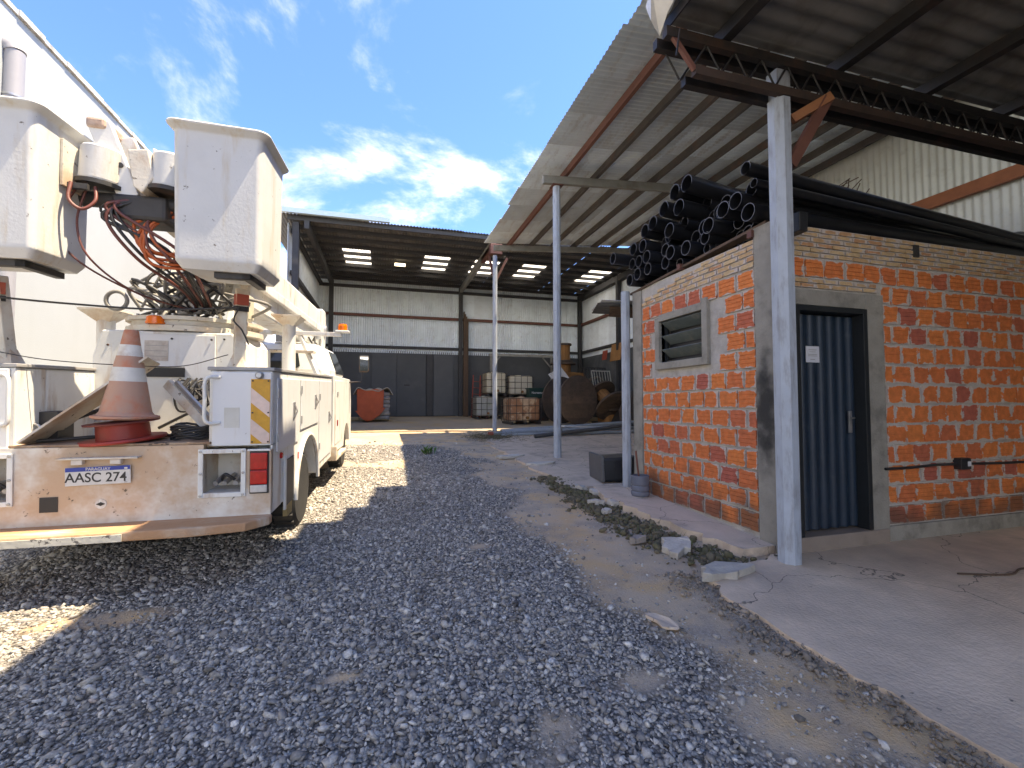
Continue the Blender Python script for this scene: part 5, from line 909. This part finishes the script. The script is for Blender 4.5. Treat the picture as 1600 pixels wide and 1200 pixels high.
# pedestal, turret ring, turret
pd_ = P(MB().prism([(-.54, 1.0), (-.54, 1.80), (-.47, 2.04), (.60, 2.04), (.66, 1.95), (.66, 1.0)], 'y', .86, 1.95), 'pedestal', paint, bev=.015)
P(MB().prism([(-.22, 1.70), (-.22, 2.01), (.46, 2.01), (.46, 1.58), (.28, 1.58), (.20, 1.70)], 'y', .838, .858), 'pedestal_cover', paint_clean, pd_, .004)
P(MB().box(-.22, .20, .845, .857, 1.61, 1.695), 'pedestal_slot', ink_hole, pd_); P(MB().box(-.12, .07, .833, .8375, 1.76, 1.95), 'warning_label', mat('label_print', (.52, .48, .44), .6, .15, 20, .02, dirt=(.38, .30, .26), damt=.4, dscale=9), pd_)
for k in range(3): P(MB().box(-.11, .06, .8315, .8328, 1.80+.05*k, 1.806+.05*k), 'label_line', greyink, pd_)
for x_, z_ in ((.10, 1.97), (.43, 1.62), (.43, 1.97), (.53, 1.66), (.53, 1.98), (-.42, 1.9), (-.42, 1.4), (.3, 1.45), (.42, 1.3), (.55, 1.5)): P(MB().lathe([(.010, 0), (.010, .007), (0, .008)], 8, Matrix.Translation((x_, .835 if z_ > 1.56 and -.2 < x_ < .46 else .859, z_)) @ Matrix.Rotation(math.pi/2, 4, 'X')), 'bolt', darkm, pd_)
P(MB().bar((.20, .30, 1.74), (-.50, .10, 1.09), .015, .30, (0, -1, 0)), 'gusset_plate', paint_dirty); P(MB().bar((.22, .50, 1.55), (.66, .30, 1.12), .05, .08), 'tie_bar', paint_dirty); P(MB().bar((.30, .46, 1.56), (.70, .26, 1.18), .03, .03), 'tie_bar', chrome)
ring = P(MB().lathe([(.50, 2.042), (.60, 2.05), (.60, 2.10), (.56, 2.11), (.56, 2.15), (.60, 2.155), (.60, 2.19), (.3, 2.2)], 40, Matrix.Translation((.10, 1.42, 0))), 'turret_ring', paint_dirty)
for k in range(20): P(MB().lathe([(.016, 0), (.016, .02), (0, .022)], 6, Matrix.Translation((.10+.57*math.cos(k*.314), 1.42+.57*math.sin(k*.314), 2.19))), 'bolt', chrome, ring)
P(MB().prism([(1.1, 2.19), (1.25, 2.95), (1.75, 2.95), (1.95, 2.19)], 'x', -.12, -.07), 'turret_cheek', paint, bev=.008); P(MB().prism([(1.15, 2.19), (1.35, 2.62), (1.45, 2.62), (1.75, 2.19)], 'x', .44, .50), 'turret_cheek', paint, bev=.008)
P(MB().tube([(-.14, 1.5, 2.62), (.56, 1.5, 2.62)], .10, 18), 'pivot_drum', paint_dirty); P(MB().box(-.05, .2, 1.3, 1.7, 2.55, 3.05), 'turret_head', paint, bev=.02)
P(MB().box(.58, .70, 1.0, 1.16, 2.20, 2.45), 'valve_box', mat('cream_box', (.55, .50, .38), .5, .1, 5, .03), bev=.01)
# booms: lower boom out over the cab, upper boom folded back towards the tail
lb = MB(); lb.bar((.42, 1.5, 2.55), (.52, 5.2, 2.42), .30, .32); P(lb, 'lower_boom', paint, bev=.03)
ub = MB(); ub.bar((.42, .55, 2.88), (.55, 5.25, 2.74), .34, .40); P(ub, 'upper_boom', paint, bev=.04)
P(MB().bar((.60, 1.2, 2.70), (.71, 5.1, 2.60), .05, .11), 'boom_rail', paint, bev=.01)
kn = P(MB().prism([(5.0, 2.20), (5.0, 2.98), (5.32, 2.98), (5.42, 2.6), (5.30, 2.22)], 'x', .34, .76), 'knuckle', paint, bev=.03); P(MB().tube([(.30, 5.2, 2.6), (.80, 5.2, 2.6)], .09, 16), 'knuckle_pin', chrome, kn)
for k in range(2): P(MB().tube(bez([(.66, 4.2+.5*k, 2.36), (.72, 4.35+.5*k, 2.24), (.72, 4.5+.5*k, 2.40), (.66, 4.6+.5*k, 2.34)]), .016, 7), 'boom_hose', hosek)
# boom tip, levelling arm and bucket mounts
P(MB().bar((.30, .75, 2.92), (.14, .25, 3.10), .22, .30), 'boom_tip', paint_dirty, bev=.02)
P(MB().prism([(-.30, 3.60), (-.14, 3.62), (.06, 3.06), (-.08, 3.02)], 'y', .02, .07), 'levelling_arm', paint, bev=.008); P(MB().prism([(-.24, 3.58), (-.08, 3.61), (.10, 3.10), (-.02, 3.06)], 'y', .22, .27), 'levelling_arm', paint, bev=.008)
P(MB().box(-.29, -.16, .0, .27, 3.55, 3.63), 'arm_head', mat('chipped_head', (.42, .27, .20), .8, .25, 10, .3, 30, dirt=(.6, .5, .42), damt=.4), bev=.02); P(MB().lathe([(.02, 0), (.02, .01)], 10, Matrix.Translation((-.06, .018, 3.28)) @ Matrix.Rotation(math.pi/2, 4, 'X')), 'arm_pin', darkm)
P(MB().prism([(.02, 3.58), (.02, 3.36), (.30, 3.30), (.42, 3.38)], 'y', .30, .36), 'rear_cover', paint, bev=.01)
P(MB().prism([(.02, 3.38), (.16, 3.40), (.20, 3.18), (.12, 3.05), (.06, 3.10)], 'y', -.06, .30), 'mount_bracket', paint_dirty, bev=.01)
P(MB().tube([(-.36, .1, 3.02), (.60, .1, 3.02)], .06, 14), 'cross_shaft', darkm); P(MB().box(-.12, .26, .0, .3, 2.86, 3.06), 'gear_case', darkm, bev=.03)
for cxx in (.22, -.28+.02):
    wc = P(MB().lathe([(.0, 0), (.135, 0), (.14, .02), (.14, .26), (.13, .275), (0, .275)], 28, Matrix.Translation((cxx+.05, .06, 3.12)) @ Matrix.Rotation(R(4), 4, 'Y')), 'rotator_housing', bucketm); P(MB().lathe([(.11, -.02), (.16, -.02), (.16, .012), (.11, .012)], 24, Matrix.Translation((cxx+.05, .06, 3.11)) @ Matrix.Rotation(R(4), 4, 'Y')), 'rotator_flange', darkm, wc)
for k in range(3): P(MB().tube([(.36+.055*k, .06, 3.42), (.37+.055*k, .06, 3.58-.02*k)], .006, 6), 'control_lever', mat('lever_blue', (.04, .07, .25), .4, .1, 5, 0)); P(MB().tube([(.345+.055*k, .06, 3.58-.02*k), (.345+.055*k, .06, 3.68-.02*k), (.38+.055*k, .06, 3.68-.02*k), (.38+.055*k, .06, 3.58-.02*k)], .006, 6, closed=True), 'lever_guard', chrome)
# buckets
def rrect(cx0, cy0, w, d, r, z, seg=5, tilt=(0, 0)):
    out = []
    for qx, qy, a0 in ((1, 1, 0), (-1, 1, 90), (-1, -1, 180), (1, -1, 270)):
        for k in range(seg+1):
            a = R(a0+90*k/seg); x_ = cx0+qx*(w/2-r)+r*math.cos(a); y_ = cy0+qy*(d/2-r)+r*math.sin(a); out.append((x_, y_, z+tilt[0]*(x_-cx0)+tilt[1]*(y_-cy0)))
    return out
def bucket(cx0, cy0, w, d, zb, zt, tilt):
    lv = [(w*.84, d*.84, .03, zb), (w*.955, d*.955, .04, zb+.055), (w*.962, d*.962, .045, zb+.075), (w*.965, d*.965, .045, zb+.10), (w, d, .05, zt-.03), (w+.02, d+.02, .06, zt-.01), (w+.085, d+.085, .08, zt+.018), (w+.095, d+.095, .085, zt+.028), (w+.085, d+.085, .08, zt+.038), (w-.02, d-.02, .05, zt+.03), (w*.93, d*.93, .04, zb+.12)]
    mb = MB(); loops = [rrect(cx0, cy0, a, b, r_, z, 5, tilt) for a, b, r_, z in lv]; n_ = len(loops[0]); vs = [p for l in loops for p in l]
    mb.add(vs, [(i*n_+j, i*n_+(j+1) % n_, (i+1)*n_+(j+1) % n_, (i+1)*n_+j) for i in range(len(lv)-1) for j in range(n_)], True); mb.add(loops[0], [tuple(range(n_))[::-1]]); mb.add(loops[-1], [tuple(range(n_))])
    o = P(mb, 'bucket', bucketm)
    md = o.modifiers.new('wn', 'WEIGHTED_NORMAL'); md.weight = 90
    P(MB().box(cx0-.05, cx0+.20, cy0-d*.36, cy0-d*.36+.06, zb-.05, zb-.004), 'bottom_channel', darkm, o, .004); P(MB().box(cx0+.14, cx0+.2, cy0-d*.36, cy0+d*.3, zb-.05, zb-.004), 'bottom_channel', darkm, o, .004)
    return o
b1 = bucket(.865, -.09, .60, .62, 2.42, 3.44, (-.02, .02)); b2 = bucket(-.645, -.10, .60, .58, 2.42, 3.44, (.02, .02))
P(MB().box(-.345, -.325, -.16, .12, 3.02, 3.36), 'mount_plate', paint_dirty, b2, .004); P(MB().box(-.335, -.20, -.12, -.08, 3.02, 3.06), 'mount_lug', darkm, b2)
for px_, ln in ((.87, .04), (-.80, -.02)):
    ps = P(MB().bar((px_-ln, .20, 1.68), (px_, .12, 2.38), .085, .085), 'bucket_post', paint_dirty, bev=.006); P(MB().bar((px_-.003, .125, 2.24), (px_+.001, .119, 2.33), .09, .09), 'red_tape', redpaint, ps); P(MB().bar((px_-.006, .13, 2.19), (px_-.003, .125, 2.232), .096, .096), 'rubber_strap', rubber, ps); P(MB().lathe([(.11, 0), (.05, .14)], 4, Matrix.Translation((px_-ln, .2, 1.685)) @ Matrix.Rotation(.785, 4, 'Z'), False), 'post_foot', paint_dirty, ps)
P(MB().tube(bez([(-.80, .06, 2.21), (-.3, .06, 2.18), (.3, .06, 2.165), (.87, .06, 2.21)]), .008, 6), 'tie_rope', hosek); P(MB().tube(bez([(.87, .05, 2.2), (.84, .04, 2.1), (.90, .04, 2.02), (.95, .05, 1.9)]), .007, 6), 'rope_tail', hosek)
P(MB().tube(bez([(-.80, .05, 1.80), (-.4, .1, 1.72), (.1, .2, 1.69), (.4, .35, 1.70), (.75, .3, 1.80)]), .004, 5), 'guy_wire', hosek)
# mushroom stabiliser posts
for px_, py_, zt_ in ((.86, 1.95, 2.38), (-.78, 1.5, 2.30)):
    q = P(MB().tube([(px_, py_, 1.67), (px_, py_, zt_)], .075, 20), 'stabiliser_post', paint); P(MB().lathe([(.08, zt_-.12), (.23, zt_-.012), (.23, zt_+.006), (0, zt_+.008)], 4, Matrix.Translation((px_, py_, 0)) @ Matrix.Rotation(.785, 4, 'Z'), False), 'stabiliser_foot', paint_dirty, q)
P(MB().box(-.60, -.40, .22, .40, 1.09, 1.32), 'storage_hole', ink_hole); P(MB().tube([(-.46, .20, 1.20), (-.1, .45, 1.38), (.0, .55, 1.42)], .018, 8), 'jack_bar', darkm); P(MB().tube([(-.52+.05*math.cos(a), .17, 1.18+.05*math.sin(a)) for a in np.linspace(0, 5.8, 14)], .010, 6), 'jack_ring', chrome)
# hoses
rh = random.Random(5)
for k in range(26):
    x0 = .05+rh.uniform(-.32, .42); a = (x0, 1.0+rh.uniform(-.1, .25), 2.22+rh.uniform(0, .05)); top = (.10+rh.uniform(-.2, .3), 1.2+rh.uniform(-.1, .2), 2.55+rh.uniform(-.1, .4)); m_ = (x0+rh.uniform(-.25, .2), .92+rh.uniform(-.1, .1), 2.30+rh.uniform(0, .25)); e = (x0+rh.uniform(-.3, .3), 1.15, 2.22)
    P(MB().tube(bez([a, m_, ((m_[0]+top[0])/2+rh.uniform(-.1, .1), .95, (m_[2]+top[2])/2), top] if k % 3 else [a, m_, (m_[0]+.3, .9, 2.27+rh.uniform(0, .1)), e], 6), rh.choice((.011, .014, .016)), 7), 'hydraulic_hose', hoseg if rh.random() < .72 else hosek)
P(MB().tube([(-.42+.085*math.cos(a), .98, 2.33+.085*math.sin(a)) for a in np.linspace(0, 6.28, 22)], .018, 8), 'hydraulic_hose', hoseg)
for k in range(8):
    s_ = rh.uniform(0, .16); P(MB().tube(bez([(.30+rh.uniform(-.05, .05), .12, 3.0+rh.uniform(-.05, .05)), (.12+rh.uniform(-.1, .05), .02, 2.80+rh.uniform(-.06, .06)), (.20+rh.uniform(-.08, .08), .05, 2.58+rh.uniform(-.08, .05)), (.45+rh.uniform(-.1, .1), .2, 2.55+s_), (.52, .4, 2.78)], 7), .012, 7), 'air_hose', hoseo if k % 4 else hoser)
for k in range(7):
    P(MB().tube(bez([(.0+rh.uniform(-.08, .12), .02, 3.02), (-.12+rh.uniform(-.06, .08), -.03, 2.88+rh.uniform(-.05, .05)), (.02+.05*k, .1, 2.62+rh.uniform(-.05, .05)), (.16+.03*k, .5, 2.42), (.12+.02*k, 1.0, 2.30)], 7), rh.choice((.010, .013)), 7), 'control_hose', hosek if k % 3 else hoser)
for k in range(2):
    P(MB().tube(bez([(-.30+.06*k, -.05, 3.06), (-.42+.12*k, -.05, 2.78), (-.33+.10*k, -.02, 2.52), (-.05, .25, 2.32), (.12, .9, 2.28)], 8), .008, 6), 'control_hose', hoser)
P(MB().tube(bez([(-.30, -.12, 3.06), (-.29, -.16, 2.92), (-.22, -.14, 2.86), (-.16, -.1, 2.94), (-.18, -.06, 3.06)], 7), .012, 7), 'control_hose', hoser)
for k in range(9):   # rope tangle hung on the pedestal
    x0 = .22+.035*k+rh.uniform(-.02, .02); zb = 1.28+rh.uniform(0, .2); P(MB().tube(bez([(x0, .76, 1.60), (x0-.05, .70, 1.5), (x0+rh.uniform(-.1, .0), .68, (1.6+zb)/2), (x0-.04+rh.uniform(-.05, .05), .70, zb), (x0+.03, .72, zb+.02), (x0+rh.uniform(-.02, .06), .70, (1.6+zb)/2+.05), (x0+.03, .76, 1.58)], 5), .009, 6), 'rope_loop', hosek)
P(MB().tube([(.10, .62, 1.15), (.42, .55, 1.32), (.72, .5, 1.46)], .014, 7), 'steel_rod', darkm)

# reel and cone resting on the rear deck
def loc2w(x, y, z): return tk_m @ Vector((x, y, z))
tk_m = Matrix.Translation((-2.05, 4.15, .046)) @ Euler((TP, 0, R(-2))).to_matrix().to_4x4()
rl = thing('cable_reel', 'dusty red cable reel lying on the truck deck under the cone', 'reel', loc2w(.07, .17, 1.094), rot=(R(4), R(-5), 0), local=True)
MB().lathe([(.05, .0), (.27, .0), (.275, .012), (.27, .024), (.05, .024)], 32).build('lower_flange', redm, rl); MB().lathe([(.17, .02), (.165, .13), (.17, .14)], 28).build('core', redm, rl); MB().lathe([(.05, .135), (.235, .14), (.24, .152), (.05, .16)], 30).build('upper_flange', mat('dark_red_flange', (.16, .035, .03), .6, .25, 6, .1), rl)
cn_ = thing('traffic_cone', 'faded orange traffic cone with two white bands on the truck deck', 'cone', loc2w(.075, .17, 1.262), rot=(R(1), R(2), 0), local=True)
prof = [(.165, .04), (.15, .10), (.128, .25)]
MB().lathe([(.0, 0), (.19, 0), (.215, .012), (.215, .028), (.18, .035), (.163, .06), (.118, .30)], 28).build('body', conem, cn_); MB().lathe([(.1185, .30), (.100, .41)], 28).build('band', conew, cn_); MB().lathe([(.099, .41), (.083, .50)], 28).build('body_ring', conem, cn_); MB().lathe([(.0835, .50), (.066, .59)], 28).build('band', conew, cn_); MB().lathe([(.065, .59), (.048, .70), (.044, .71), (.038, .70), (.045, .6)], 28).build('tip', conem, cn_)

# raised gear sits a little further forward on the boom tip
for o in tk.children:
    n_ = o.name.split('.')[0]
    if n_ in ('bucket', 'rotator_housing', 'levelling_arm', 'arm_head', 'arm_pin', 'rear_cover', 'mount_bracket', 'cross_shaft', 'gear_case', 'control_lever', 'lever_guard', 'boom_tip', 'air_hose', 'control_hose', 'bucket_post', 'tie_rope', 'rope_tail'):
        dx = .10 if (n_ != 'bucket' and n_ not in ('bucket_post', 'tie_rope', 'rope_tail')) or (n_ == 'bucket' and o is b2) else 0
        o.location = (dx, .11, -.02)

cc = MB(); rq = random.Random(9)
for k in range(8): cc.tube([tuple(loc2w(.52+(.13+.012*rq.random())*math.cos(a)+rq.uniform(-.006, .006), .22+(.11+.01*k*.3)*math.sin(a), 1.105+.014*k+.012*math.sin(3*a+k))) for a in np.linspace(0, 6.28, 26)], .011, 6)
tag(cc.build('cable_coil', hosek), 'black cable coil lying on the truck deck right of the cone', 'coil')
for k, (x_, y_, l_, a_) in enumerate(((-.32, .20, .34, .5), (.36, .34, .45, -.3))):
    q = MB().tube([tuple(loc2w(x_-l_/2*math.cos(a_), y_-l_/2*math.sin(a_), 1.105)), tuple(loc2w(x_+l_/2*math.cos(a_), y_+l_/2*math.sin(a_), 1.115))], .014, 8).build('crowbar', darkm); tag(q, ('short rusty steel bar on the truck deck left of the cone', 'steel bar on the truck deck behind the red reel')[k], 'bar')
